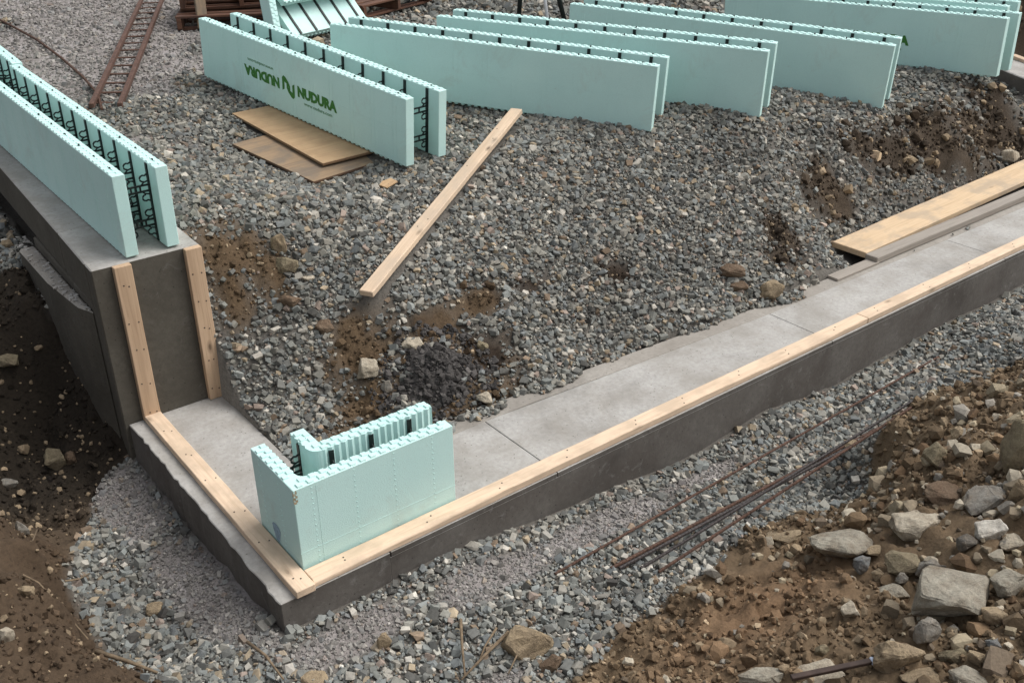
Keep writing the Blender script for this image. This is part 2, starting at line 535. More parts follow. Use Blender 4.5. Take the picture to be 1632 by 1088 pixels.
def fines_mask(x, y):
    """1 where grey stone dust has washed over the stones"""
    wob = fbm(x, y, 3.0, 91, 4)
    f = np.zeros(np.shape(x))
    for cx, cy, rx, ry in [(-.30, .75, .17, .60), (-.33, 1.45, .13, .25), (-.28, .2, .14, .35), (.42, -.84, .22, .09), (.15, -.28, .3, .12), (.8, -.33, .35, .10), (1.5, -.32, .5, .09), (2.3, -.28, .5, .06),
                           (1.9, 7.2, 1.3, 1.5), (1.2, 5.2, .5, .8), (2.2, 9.5, 2, 2.0), (2.6, 6.2, .6, .6), (1.2, 6.6, 1.2, 2.4), (3.0, 8.6, 2.2, 1.5)]:
        dd = np.hypot((x - cx) / rx, (y - cy) / ry)
        f = np.maximum(f, np.clip((1.15 - dd) * 2 + wob * 1.6, 0, 1) * (dd < 1.6))
    return f


def up_left(y):
    return -.19 + .018 * (np.asarray(y) - 1.7)


def height(x, y):
    x, y = np.asarray(x, float), np.asarray(y, float)
    inside = (x > .08) & (y > .3)
    h = np.where(inside, _pit(x, y), _out(x, y))
    far = np.clip((np.hypot(x, y) - 8) / 4, 0, 1)
    far = np.where((y > 7) & (x < 4), far, 0)
    s = soil_mask(x, y)
    h = h + fbm(x, y, 2.2, 31, 4) * (np.where(inside & (y > 1.25), .012, .035) + .05 * s) + s * (fbm(x, y, 9, 41, 4, .62) * .075 - .012)
    # nothing pokes up through the footings
    lo = ((x > -.13) & (x < .345) & (y > -.07) & (y < 1.75)) | ((y > -.07) & (y < np.interp(x, [0, 1.6, 3.7, 7, 12], [.64, .64, .525, .51, .49]) + .012) & (x > .345) & (x < 12)) | ((y > -.07) & (y < .45) & (x > -.13) & (x < .4))
    h = np.where(lo, np.minimum(h, -.2), h)
    hi = (x > up_left(y) + .03) & (x < .345) & (y >= 1.72) & (y < 12)
    h = np.where(hi, np.minimum(h, .5), h)
    bd = inside & (x > 4.75) & (x < 8.4)
    h = np.where(bd, np.minimum(h, -.035 + np.maximum(0, y - np.interp(x, [4.8, 8.2], [.84, 1.0])) * 2.2), h)
    return h
# TERRAIN-END


def axis(segs):
    out = []
    for a, b, s in segs:
        out += list(np.arange(a, b - 1e-6, s))
    return np.array(out + [segs[-1][1]])


gx = axis([(-60, -12, 6), (-12, -3, 1), (-3, -1.4, .1), (-1.4, 5.6, .026), (5.6, 8.6, .05), (8.6, 15, .12), (15, 60, 5)])
gy = axis([(-60, -12, 6), (-12, -4, 1), (-4, -2.4, .1), (-2.4, 2.6, .026), (2.6, 6, .05), (6, 14, .16), (14, 70, 6)])
GX, GY = np.meshgrid(gx, gy)
GZ = height(GX, GY)
SM, FM = soil_mask(GX, GY), fines_mask(GX, GY)


def soil_tint(x, y):
    """the soil's own colour: brown, redder on the spoil bank's shoulder, blackish loam by the left trench"""
    x, y = np.asarray(x, float), np.asarray(y, float)
    base = np.array(lin(88, 75, 61))
    red = np.array(lin(128, 96, 72))
    tan = np.array(lin(112, 98, 80))
    shaded_loam = np.array(lin(46, 40, 33))
    dark = np.array(lin(47, 38, 30))
    n = fbm(x, y, 1.6, 55, 4)[..., None]
    c = base + (tan - base) * np.clip(n * 1.6 + .25, 0, 1)
    k = np.exp(-(((x - 1.35) / .55) ** 2 + ((y + 1.35) / .25) ** 2))[..., None]
    c = c + (red - c) * np.clip(k, 0, 1) * .8
    bank = ((y < -.7) & (x > .3))[..., None]
    c = np.where(bank, c * .45 + np.array(lin(112, 94, 72)) * .55, c)
    lt = (np.clip((.05 - x) / .1, 0, 1) * np.clip((y - 1.2) / .6, 0, 1))[..., None]
    c = c + (shaded_loam - c) * lt  # dark soil, with the trench's deep shade painted into its colour
    lb = (np.clip((-.6 - x) / .15, 0, 1) * np.clip((1.6 - y) / .4, 0, 1))[..., None]
    c = c + (np.array(lin(74, 61, 48)) - c) * lb
    pit = ((x > .08) & (y > .3))[..., None]
    c = np.where(pit, dark + (np.array(lin(84, 69, 52)) - dark) * np.clip(n * 2.2 + .15, 0, 1), c)  # wet brown soil, toned down further to paint in the hollow's shade
    fr = (np.clip((x - 3.6) / .4, 0, 1) * pit[..., 0])[..., None]
    c = c + (np.array(lin(66, 57, 47)) - c) * fr * .8
    return c


tint = soil_tint(GX, GY) * SM[..., None] + np.array(lin(97, 93, 87)) * (1 - SM)[..., None]
fin = np.array(lin(138, 132, 129)) + fbm(GX, GY, 6, 23, 4)[..., None] * .10
fk = (FM * (1 - SM))[..., None]
tint = tint * (1 - fk) + fin * fk


def grid_mesh(name, X, Y, Z, colr, m):
    ny, nx = X.shape
    me = bpy.data.meshes.new(name)
    vs = np.stack([X, Y, Z], -1).reshape(-1, 3).astype(np.float32)
    i = np.arange(ny * nx).reshape(ny, nx)
    q = np.stack([i[:-1, :-1], i[:-1, 1:], i[1:, 1:], i[1:, :-1]], -1).reshape(-1, 4).astype(np.int32)
    fill(me, vs, q)
    at = me.attributes.new('tint', 'FLOAT_COLOR', 'POINT')
    at.data.foreach_set('color', np.c_[colr.reshape(-1, 3), np.ones(len(vs))].astype(np.float32).ravel())
    me.polygons.foreach_set('use_smooth', np.ones(len(q), bool))
    me.materials.append(m)
    return me


def fill(me, vs, faces):
    k = faces.shape[1]
    me.vertices.add(len(vs))
    me.vertices.foreach_set('co', vs.ravel())
    me.loops.add(faces.size)
    me.loops.foreach_set('vertex_index', faces.ravel())
    me.polygons.add(len(faces))
    me.polygons.foreach_set('loop_start', np.arange(0, faces.size, k, dtype=np.int32))
    me.polygons.foreach_set('use_smooth', np.zeros(len(faces), bool))
    me.update(calc_edges=True)


ground = obj('ground', grid_mesh('ground', GX, GY, GZ, np.clip(tint, .005, 1), M['ground']))
tag(ground, kind='structure')


def gh(x, y):
    return float(height(np.array([x]), np.array([y]))[0])


# ------------------------------------------------------------------ crushed stone and clods (nobody could count them)
def stone_templates(n, npts, flat, seed, boxy=.6):
    """angular broken stones: hulls of jittered box corners plus a few odd points"""
    out = []
    rs = random.Random(seed)
    for _ in range(n):
        bm = bmesh.new()
        sh = (rs.uniform(-.25, .25), rs.uniform(-.25, .25))
        for k in range(npts):
            if k < 8:
                v = Vector(((k & 1) * 2 - 1, ((k >> 1) & 1) * 2 - 1, ((k >> 2) & 1) * 2 - 1))
                v = Vector((v.x * rs.uniform(.35, .85), v.y * rs.uniform(.35, .85), v.z * rs.uniform(.4, .8)))
            else:
                v = Vector((rs.gauss(0, 1), rs.gauss(0, 1), rs.gauss(0, 1))).normalized() * rs.uniform(.85, 1.1)
            v = Vector((v.x + sh[0] * v.z, v.y * .8 + sh[1] * v.z, v.z * flat))
            bm.verts.new(v)
        bmesh.ops.convex_hull(bm, input=bm.verts)
        bmesh.ops.delete(bm, geom=[v for v in bm.verts if not v.link_faces], context='VERTS')
        bmesh.ops.triangulate(bm, faces=bm.faces)
        bm.verts.index_update()
        vs = np.array([v.co[:] for v in bm.verts])
        fs = np.array([[v.index for v in f.verts] for f in bm.faces])
        out.append((vs, fs))
        bm.free()
    return out


def scatter_mesh(name, m, pos, rad, colr, temps, tilt, rng):
    """one mesh with a small angular stone at each position"""
    nt = len(temps)
    pick = rng.integers(0, nt, len(pos))
    V, F, C, off = [], [], [], 0
    for t, (vs, fs) in enumerate(temps):
        ix = np.where(pick == t)[0]
        if not len(ix):
            continue
        yaw = rng.random(len(ix)) * 6.283
        ax = rng.normal(0, tilt, len(ix)); ay = rng.normal(0, tilt, len(ix))
        cy, sy, ca, sa, cb, sb = np.cos(yaw), np.sin(yaw), np.cos(ax), np.sin(ax), np.cos(ay), np.sin(ay)
        o, l = np.zeros(len(ix)), np.ones(len(ix))
        Rz = np.stack([np.stack([cy, -sy, o], -1), np.stack([sy, cy, o], -1), np.stack([o, o, l], -1)], 1)
        Rx = np.stack([np.stack([l, o, o], -1), np.stack([o, ca, -sa], -1), np.stack([o, sa, ca], -1)], 1)
        Ry = np.stack([np.stack([cb, o, sb], -1), np.stack([o, l, o], -1), np.stack([-sb, o, cb], -1)], 1)
        R = Rx @ Ry @ Rz
        st = rad[ix][:, None] * (1 + rng.normal(0, .14, (len(ix), 3)))
        P = np.einsum('nij,nkj->nki', R, vs[None] * st[:, None, :]) + pos[ix][:, None, :]
        V.append(P.reshape(-1, 3))
        F.append((fs[None] + (np.arange(len(ix)) * len(vs))[:, None, None]).reshape(-1, 3) + off)
        C.append(np.repeat(colr[ix], len(vs), 0))
        off += len(ix) * len(vs)
    me = bpy.data.meshes.new(name)
    fill(me, np.concatenate(V).astype(np.float32), np.concatenate(F).astype(np.int32))
    C = np.concatenate(C)
    at = me.attributes.new('tint', 'FLOAT_COLOR', 'POINT')
    at.data.foreach_set('color', np.c_[C, np.ones(len(C))].astype(np.float32).ravel())
    me.materials.append(m)
    return me


_R = np.array(cam.rotation_euler.to_matrix())


def in_reach(x, y, z, mu=.20):
    """near enough to the view to be seen from here or from a step aside"""
    d = (np.stack([x, y, z], -1) - np.array(CAM_LOC)) @ _R
    w = -d[..., 2]
    u, v = d[..., 0] / np.maximum(w, 1e-3) * FOCAL, d[..., 1] / np.maximum(w, 1e-3) * FOCAL
    return (w > .3) & (np.abs(u) < .5 + mu) & (np.abs(v) < .333 + mu * .7), w


def jitter(x0, x1, y0, y1, s, rng):
    xs, ys = np.meshgrid(np.arange(x0, x1, s), np.arange(y0, y1, s))
    n = xs.size
    return xs.ravel() + rng.random(n) * s, ys.ravel() + rng.random(n) * s


def under_footing(x, y, m=.012):
    a = (x > -.165 - m) & (x < .36 + m) & (y > -.11 - m) & (y < 1.75)
    b = (y > -.11 - m) & (x > -.165) & (x < 12) & (y < np.interp(x, [0, 1.6, 3.7, 7, 12], [.64, .64, .515, .51, .49]) + .012 - np.clip(fbm(x, y, 2.6, 61, 3) - .02, 0, .4) * .28 * (x > .9))
    c = (x > up_left(y) - .0 - m) & (x < .376 + m) & (y > 1.68) & (y < 9)
    return a | b | c


BOARDS = [((1.19, 1.40), (3.15, 2.50), .09), ((4.80, .69), (8.2, .82), .32), ((4.3, .5), (8.2, .51), .14), ((1.78, 2.56), (1.62, 3.46), .60), ((1.90, 2.70), (1.82, 3.95), .48)]


def on_board(x, y, m=.0):
    out = np.zeros(np.shape(x), bool)
    for a, b, w in BOARDS:
        dx, dy = b[0] - a[0], b[1] - a[1]
        L = math.hypot(dx, dy)
        t = ((x - a[0]) * dx + (y - a[1]) * dy) / L
        c = np.abs((x - a[0]) * dy - (y - a[1]) * dx) / L
        out |= (t > -m) & (t < L + m) & (c < w / 2 + m)
    return out


GREYS = np.array([lin(*c) for c in [(112, 113, 109), (130, 128, 121), (98, 98, 95), (142, 138, 130), (84, 83, 80), (118, 121, 119), (144, 131, 112), (118, 103, 88), (172, 167, 158), (106, 109, 109), (134, 121, 112), (76, 74, 71)]])
GREY_P = np.array([.18, .17, .13, .09, .06, .13, .04, .03, .035, .10, .03, .01])

rng = np.random.default_rng(5)
parts = []
for (x0, x1, y0, y1, s, r0) in [(-1.3, 4.2, -1.3, 2.6, .0228, .0185), (4.2, 7.2, -1.2, 1.6, .029, .0205), (4.2, 4.6, 1.6, 2.6, .030, .0205), (-.8, 4.6, 2.6, 5.2, .032, .021), (4.6, 9, 1.6, 5.2, .040, .024),
                                (-.8, 6.2, 5.2, 9, .050, .027), (6.2, 11, 5.2, 10, .075, .036), (.5, 9, 9, 16, .11, .05), (7.2, 12.2, -.9, 1.6, .055, .026), (9, 12, 1.6, 5.2, .07, .03), (2.4, 6, -1.3, -.2, .04, .016)]:
    x, y = jitter(x0, x1, y0, y1, s, rng)
    parts.append(np.stack([x, y, np.full(len(x), r0)], -1))
for (x0, x1, y0, y1, s, r0) in [(-1.0, 4.2, -1.2, 2.6, .0225, .0078), (4.2, 7.2, -1.2, 1.6, .032, .009), (-.4, 4.6, 2.6, 5.2, .038, .010)]:
    x, y = jitter(x0, x1, y0, y1, s, rng)
    parts.append(np.stack([x, y, np.full(len(x), r0)], -1))
Q = np.concatenate(parts)
ok, _ = in_reach(Q[:, 0], Q[:, 1], np.full(len(Q), .3), .45)
Q = Q[ok]
Qz = height(Q[:, 0], Q[:, 1])
ok, dist = in_reach(Q[:, 0], Q[:, 1], Qz)
sm = soil_mask(Q[:, 0], Q[:, 1])
fm = fines_mask(Q[:, 0], Q[:, 1])
u = rng.random(len(Q))
ok &= (u > sm * 1.02 - .015) & (u > fm * .55) & ~under_footing(Q[:, 0], Q[:, 1]) & ~on_board(Q[:, 0], Q[:, 1], .008 + np.minimum(.02, Q[:, 2] * .6))
Q, Qz, fm = Q[ok], Qz[ok], fm[ok]
rad = Q[:, 2] * .93 * np.exp(rng.normal(0, .40, len(Q)))
big = (rng.random(len(Q)) < .02) & (Q[:, 2] > .015)
rad = np.where(Q[:, 1] < .3, rad * .92, rad)
rad = np.where(big, rad * 1.5, rad) * (1 - .35 * fm)
rad = np.clip(rad, .005, np.where(Q[:, 1] > 5, .06, .034))
colr = GREYS[rng.choice(len(GREYS), len(Q), p=GREY_P / GREY_P.sum())] * np.exp(rng.normal(0, .13, len(Q)))[:, None]
patch = fbm(Q[:, 0], Q[:, 1], 1.1, 77, 3)[:, None]
colr = colr * (1 + patch * .35)
pitz = ((Q[:, 0] > .08) & (Q[:, 1] > .3))[:, None]
colr = np.where(pitz, colr * np.array([1.06, 1.045, 1.01]), colr * np.array([1.14, 1.14, 1.12]))
colr = colr * (1 - fm[:, None] * .5) + np.array(lin(132, 126, 124)) * fm[:, None] * .5
lip_y = np.interp(Q[:, 0], [0, 1.6, 3.7, 7, 12], [.64, .64, .525, .51, .49])
Qz = np.where((Q[:, 1] < lip_y + .01) & (Q[:, 1] > .3) & (Q[:, 0] > .36), np.maximum(Qz, -.002), Qz)
pos = np.stack([Q[:, 0], Q[:, 1], Qz + np.where(Q[:, 2] < .012, .006, 0) + rad * (.10 + .45 * rng.random(len(Q))) * (1 - .9 * fm)], -1)
TEMPS = stone_templates(20, 10, .72, 3)
zone_front = pos[:, 1] < .3
zone_left = (~zone_front) & (pos[:, 0] < .08)
zone_pit = ~(zone_front | zone_left)
for zn, lab in ((zone_front, 'loose grey crushed stone filling the trench in front of the footing'),
                (zone_left, 'loose grey crushed stone beside the left arm of the footing'),
                (zone_pit, 'grey crushed stone spread over the bank and flat ground inside the footing')):
    if zn.any():
        g = obj('gravel', scatter_mesh('gravel', M['gravel'], pos[zn], rad[zn], np.clip(colr[zn], .02, .8), TEMPS, .45, rng))
        tag(g, lab, 'gravel', kind='stuff')
N_STONES = len(pos)

# grit on the dusty patches
rng = np.random.default_rng(15)
parts = []
for (x0, x1, y0, y1, s, r0) in [(-.8, 3.2, -1.1, 1.9, .0135, .0058), (.2, 4, 4.4, 9.5, .045, .014)]:
    x, y = jitter(x0, x1, y0, y1, s, rng)
    parts.append(np.stack([x, y, np.full(len(x), r0)], -1))
Q = np.concatenate(parts)
Qz = height(Q[:, 0], Q[:, 1])
ok, _ = in_reach(Q[:, 0], Q[:, 1], Qz, .1)
ok &= (rng.random(len(Q)) < fines_mask(Q[:, 0], Q[:, 1])) & ~under_footing(Q[:, 0], Q[:, 1])
Q, Qz = Q[ok], Qz[ok]
rad = np.clip(Q[:, 2] * np.exp(rng.normal(0, .5, len(Q))), .003, .03)
pos = np.stack([Q[:, 0], Q[:, 1], Qz + rad * .15], -1)
gc = np.array(lin(128, 124, 119)) * np.exp(rng.normal(0, .24, len(Q)))[:, None]
g = obj('grit', scatter_mesh('grit', M['gravel'], pos, rad, gc, stone_templates(6, 8, .7, 19), .5, rng))
tag(g, 'fine grey grit over the dusty patches of the crushed stone', 'grit', kind='stuff')

# clods and crumbs of soil
rng = np.random.default_rng(8)
parts = []
for (x0, x1, y0, y1, s, r0) in [(-1.4, 4.6, -2.5, 2.9, .026, .0085), (-1.4, 4.4, -2.5, -.6, .04, .0115), (-1.3, 3, .3, 2.9, .07, .014), (4.0, 8.5, .5, 1.9, .026, .011), (4.2, 8.5, .5, 1.9, .07, .024), (4.2, 7, -1.6, -.6, .05, .017), (8.5, 14, 1, 6, .12, .04), (.6, 4.4, -2.5, -.8, .14, .024)]:
    x, y = jitter(x0, x1, y0, y1, s, rng)
    parts.append(np.stack([x, y, np.full(len(x), r0)], -1))
Q = np.concatenate(parts)
Qz = height(Q[:, 0], Q[:, 1])
ok, _ = in_reach(Q[:, 0], Q[:, 1], Qz, .12)
sm = soil_mask(Q[:, 0], Q[:, 1])
ok &= (rng.random(len(Q)) < sm * .9) & ~under_footing(Q[:, 0], Q[:, 1], .03) & (fbm(Q[:, 0], Q[:, 1], 3, 13, 3) > -.22)
Q, Qz = Q[ok], Qz[ok]
rad = np.clip(Q[:, 2] * np.exp(rng.normal(0, .45, len(Q))), .003, .06)
st = soil_tint(Q[:, 0], Q[:, 1]) * np.exp(rng.normal(0, .22, len(Q)))[:, None]
gk = (rng.random(len(Q)) < .16)[:, None]
st = np.where(gk, np.array(lin(150, 132, 108)) * np.exp(rng.normal(0, .25, len(Q)))[:, None] * .8, st)
pos = np.stack([Q[:, 0], Q[:, 1], Qz + rad * .2], -1)
cl = obj('soil_clods', scatter_mesh('soil_clods', M['clod'], pos, rad, np.clip(st, .01, .8), stone_templates(14, 20, .85, 9), .5, rng))
tag(cl, 'brown crumbs and clods of loose soil over the dug banks', 'soil', kind='stuff')

# broken stone mixed into the spoil bank
rng = np.random.default_rng(28)
parts = []
for (x0, x1, y0, y1, s, r0) in [(.6, 5, -2.5, -.8, .058, .014), (1.2, 4.4, -2.5, -.95, .085, .027)]:
    x, y = jitter(x0, x1, y0, y1, s, rng)
    parts.append(np.stack([x, y, np.full(len(x), r0)], -1))
Q = np.concatenate(parts)
Qz = height(Q[:, 0], Q[:, 1])
ok, _ = in_reach(Q[:, 0], Q[:, 1], Qz, .12)
ok &= (Q[:, 1] < bank_foot(Q[:, 0]) - .10) & (fbm(Q[:, 0], Q[:, 1], 2.0, 113, 3) + .25 * np.clip((Q[:, 0] - 1.2) * .8, -1, 1) > rng.random(len(Q)) * .5 - .15)
Q, Qz = Q[ok], Qz[ok]
rad = np.clip(Q[:, 2] * np.exp(rng.normal(0, .4, len(Q))), .006, .06)
pal = np.array([lin(*c) for c in [(150, 138, 116), (128, 116, 98), (104, 92, 78), (168, 158, 140), (134, 128, 118), (118, 98, 76), (96, 78, 60)]])
rc = pal[rng.integers(0, len(pal), len(Q))] * np.exp(rng.normal(0, .16, len(Q)))[:, None]
pos = np.stack([Q[:, 0], Q[:, 1], Qz + rad * .22], -1)
rub = obj('rubble', scatter_mesh('rubble', M['clod'], pos, rad, rc, stone_templates(12, 17, .75, 29), .4, rng))
tag(rub, 'broken tan and grey stone mixed into the spoil bank', 'rubble', kind='stuff')

# ------------------------------------------------------------------ lower concrete footing
def rough_top_prism(poly, z0, z1, name, parent, mtop, mside, bevel=.006):
    mb = MB().prism(poly, z0, z1)
    me = mb.mesh(name, mside, bevel)
    me.materials.append(mtop)
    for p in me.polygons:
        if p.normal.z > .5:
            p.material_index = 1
    return obj(name, me, parent)


foot = empty('concrete_footing', (0, 0, 0))
tag(foot, 'L-shaped lower concrete footing with pale top and dark damp sides', 'footing')
G = .0016
JX = [1.365, 3.60, 5.64, 7.9]
back = lambda x: float(np.interp(x, [0, 1.6, 3.7, 7, 12], [.515, .515, .40, .385, .36]))
fx = lambda x: -.105 + .004 * x
# left arm with its ragged outer edge
rs = random.Random(4)
arm = [(-.163, -.105)]
edge = []
yy = -.07
while yy < 1.69:
    edge.append((-.163 + rs.uniform(-.004, .008), yy))
    yy += rs.uniform(.03, .07)
arm_poly = [(.38, -.105), (.38, .37), (.362, .60), (.362, 1.70), (-.168, 1.70)] + list(reversed(edge)) + [(-.160, -.105)]
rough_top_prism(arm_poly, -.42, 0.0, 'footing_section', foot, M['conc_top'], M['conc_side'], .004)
xs = [.38 + 2 * G] + JX + [11.9]
for a, b in zip(xs[:-1], xs[1:]):
    poly = [(a + G, fx(a)), (b - G, fx(b)), (b - G, back(b)), (a + G, back(a))]
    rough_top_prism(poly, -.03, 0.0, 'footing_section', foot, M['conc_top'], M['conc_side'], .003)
base = [(.38, fx(.38) + .0012), (11.9, fx(11.9) + .0012), (11.9, back(11.9) - .002), (7, back(7) - .002), (3.7, back(3.7) - .002), (1.6, back(1.6) - .002), (.38, back(.38) - .002)]
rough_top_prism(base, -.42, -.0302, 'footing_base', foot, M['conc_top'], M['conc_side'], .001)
# smooth tan lip that runs along the back of the top, a little lower
lip = []
rs = random.Random(12)
xx = .38
up, dn = [], []
while xx < 8.0:
    up.append((xx, back(xx) + .125))
    dn.append((xx, back(xx) + .0015))
    xx += .16
rough_top_prism(dn + list(reversed(up)), -.40, -.004, 'footing_lip', foot, M['conc_strip'], M['conc_strip'], .004)
# return arm of the same footing at the far end
far_foot = empty('concrete_footing', (0, 0, 0))
tag(far_foot, 'far footing arm in the top corner with a pine batten along it', 'footing')
FA, FB = Vector((10.30, 1.55, 0)), Vector((13.1, 6.5, 0))
fd = (FB - FA).normalized(); fn = Vector((fd.y, -fd.x, 0))
mbp = [(FA.x - fd.x * 1.2, FA.y - fd.y * 1.2), (FA.x + fn.x * .62 - fd.x * 1.2, FA.y + fn.y * .62 - fd.y * 1.2), (FB.x + fn.x * .62, FB.y + fn.y * .62), (FB.x, FB.y)]
rough_top_prism(mbp, -.5, .02, 'footing_section', far_foot, M['conc_top'], M['conc_side'], .01)

# ------------------------------------------------------------------ upper stepped footing
SL = .041                                     # its top climbs a little away from the step
step = empty('stepped_footing', (0, 0, 0))
tag(step, 'tall stepped concrete wall end with two upright pine battens', 'footing step')
zt = lambda y: .918 + SL * (y - 1.70)
Y9 = 8.5


def slab(poly_lo, z_lo, z_hi_fn, name, mtop, mside, parent, bevel=.006):
    n = len(poly_lo)
    vs = [(x, y, z_lo if not callable(z_lo) else z_lo(y)) for x, y in poly_lo] + [(x, y, z_hi_fn(y)) for x, y in poly_lo]
    fs = [(i, (i + 1) % n, n + (i + 1) % n, n + i) for i in range(n)] + [tuple(range(n, 2 * n)), tuple(reversed(range(n)))]
    me = MB().add(vs, fs).mesh(name, mside, bevel)
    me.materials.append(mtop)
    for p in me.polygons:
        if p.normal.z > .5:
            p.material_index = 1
    return obj(name, me, parent)


L9 = float(up_left(Y9))
# joint half way along the top: two cap sections
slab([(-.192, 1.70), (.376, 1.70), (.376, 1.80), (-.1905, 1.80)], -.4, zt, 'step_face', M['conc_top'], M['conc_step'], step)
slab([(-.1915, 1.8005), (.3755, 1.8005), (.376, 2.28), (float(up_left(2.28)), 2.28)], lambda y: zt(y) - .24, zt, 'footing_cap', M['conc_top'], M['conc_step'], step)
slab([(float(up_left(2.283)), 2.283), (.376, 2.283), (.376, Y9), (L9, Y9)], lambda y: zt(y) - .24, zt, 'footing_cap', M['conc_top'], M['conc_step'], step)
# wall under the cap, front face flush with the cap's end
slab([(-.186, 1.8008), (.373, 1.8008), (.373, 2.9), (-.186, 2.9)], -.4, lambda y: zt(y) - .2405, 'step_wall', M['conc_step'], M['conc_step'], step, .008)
# thicker plug poured against the soil behind, with a rough ledge on top
rs = random.Random(3)
slab([(-.235, 1.95), (-.188, 1.83), (-.188, 2.9), (-.28, 2.9), (-.275, 2.35)], -.4, lambda y: .64 + .03 * (y - 1.8), 'wall_plug', M['conc_strip'], M['conc_step'], step, .012)
mb = MB()
temps = stone_templates(5, 9, .6, 77)
for k in range(90):
    y_ = rs.uniform(1.86, 3.1)
    x_ = rs.uniform(-.19 - .09 * min(1, (y_ - 1.8) / .5), -.195)
    vs, fs = temps[k % 5]
    r_ = rs.uniform(.006, .016)
    mb.add([(x_ + p[0] * r_, y_ + p[1] * r_, .64 + .03 * (y_ - 1.8) + p[2] * r_) for p in vs], fs.tolist())
obj('grout_crumb', mb.mesh('grout_crumb', M['conc_top']), step)['kind'] = 'stuff'

# ------------------------------------------------------------------ timber
def plank(name, a, b, w, t, material, label, cat, up=(0, 0, 1), nails=(), group=None, bevel=.003, wane=0.0, split=None):
    """a board from a to b (centre line of its underside); x along, y across, z thick"""
    m = frame(a, b, up)
    L = (Vector(b) - Vector(a)).length
    root = empty(name)
    root.matrix_world = m
    tag(root, label, cat, group)
    n = max(2, int(L / .12))
    rs = random.Random(int(L * 1000))
    vs, fs = [], []
    for i in range(n + 1):
        x = L * i / n
        d1 = rs.uniform(-.0012, .0012); d2 = rs.uniform(-.0012, .0012)
        wn_ = wane * max(0, math.sin(x * 2.1 + 1.0)) * rs.uniform(.4, 1.0)
        vs += [(x, -w / 2 + d1, 0), (x, -w / 2 + d1, t - wn_ * .9), (x, -w / 2 + d1 + wn_, t), (x, w / 2 + d2, t), (x, w / 2 + d2, 0)]
    for i in range(n):
        for k in range(5):
            fs.append((i * 5 + k, i * 5 + (k + 1) % 5, i * 5 + 5 + (k + 1) % 5, i * 5 + 5 + k))
    fs += [(4, 3, 2, 1, 0), tuple(n * 5 + k for k in range(5))]
    me = MB().add(vs, fs).mesh(name, material)
    bm = bmesh.new(); bm.from_mesh(me)
    bmesh.ops.remove_doubles(bm, verts=bm.verts, dist=1e-5)
    bmesh.ops.recalc_face_normals(bm, faces=bm.faces)
    es = [e for e in bm.edges if len(e.link_faces) == 2 and e.calc_face_angle(0) > .6]
    bmesh.ops.bevel(bm, geom=es, offset=bevel, segments=1, affect='EDGES')
    bm.to_mesh(me); bm.free()
    obj('board', me, root)
    if nails:
        nm = MB().tube([(0, 0, -.004), (0, 0, .0012)], .0042, 8).mesh('nail', M['nail'])
        for (nx, ny) in nails:
            obj('nail', nm, root, (nx * L, ny * w, t))
    return root


def nail_pairs(n, seed):
    rs = random.Random(seed)
    out = []
    for i in range(n):
        x = (i + .3 + rs.uniform(-.1, .1)) / n
        out += [(x, rs.uniform(-.3, -.1)), (min(.985, x + rs.uniform(.0, .015)), rs.uniform(.1, .3))]
    return out


BT, BW = .038, .09
plank('pine_batten', (-.046, -.122, .001), (-.044, 1.664, .001), BW, BT, M['pine'], 'pine batten nailed flat along the short left arm of the footing', 'batten', nails=nail_pairs(6, 1), group='pine battens nailed to the footings')
plank('pine_batten', (0.002, -.0575, .001), (3.973, -.0345, .001), BW, BT, M['pine'], 'pine batten along the front edge running right from the footing corner', 'batten', nails=nail_pairs(9, 2), group='pine battens nailed to the footings', wane=.022)
plank('pine_batten', (3.977, -.0345, .001), (7.8, -.012, .001), BW, BT, M['pine'], 'farther pine batten on the front edge, butted on at the right', 'batten', nails=nail_pairs(7, 3), group='pine battens nailed to the footings')
plank('pine_batten', (-.044, 1.6985, .002), (-.044, 1.6985, .915), BW, BT, M['pine_tan'], 'upright pine batten at the left of the step face, meeting the lower batten', 'batten', up=(0, -1, 0), nails=nail_pairs(5, 4), group='pine battens nailed to the footings')
plank('pine_batten', (.330, 1.6985, .002), (.330, 1.6985, .915), BW, BT, M['pine_tan'], 'upright pine batten at the right of the step face beside the gravel', 'batten', up=(0, -1, 0), nails=nail_pairs(5, 5), group='pine battens nailed to the footings')
fo = .50
plank('pine_batten', (FA.x + fn.x * fo - fd.x, FA.y + fn.y * fo - fd.y, .021), (FB.x + fn.x * fo, FB.y + fn.y * fo, .021), BW, BT, M['pine'], 'pine batten on the far footing arm in the top corner', 'batten', group='pine battens nailed to the footings')

# loose two by four on the gravel bank
la, lb = (1.19, 1.40), (3.15, 2.50)
za, zb = gh(*la) + .02, gh(*lb) + .022
lift = max(gh(la[0] + (lb[0] - la[0]) * t, la[1] + (lb[1] - la[1]) * t) + .012 - (za + (zb - za) * t) for t in np.linspace(.14, 1, 30))
za += max(0, lift); zb += max(0, lift)
plank('pine_board', (la[0], la[1], za), (lb[0], lb[1], zb), .09, .038, M['pine_worn'], 'loose pine board lying aslant on the gravel bank', 'board', nails=[(.3, .1), (.34, -.2), (.63, .15), (.8, -.1), (.86, .2)], bevel=.004)

# form boards on the far right
plank('form_board', (4.84, .695, .008), (8.2, .80, .03), .29, .045, M['yellow_board'], 'wide yellow form board lying beside the footing at the right', 'board', bevel=.004)
plank('form_board', (4.83, .495, .001), (8.2, .508, .001), .10, .05, M['grey_board'], 'grey weathered board on the footing edge beside the yellow board', 'board', bevel=.004)
plank('board_offcut', (4.37, .485, -.006), (4.86, .485, -.006), .09, .022, M['grey_board'], 'short tan board end tucked under the grey board', 'board', bevel=.003)
plank('form_board', (9.75, 2.35, -.14), (8.75, 1.05, -.14), .16, .05, M['pine_worn'], 'short pale board lying below the far footing arm', 'board')

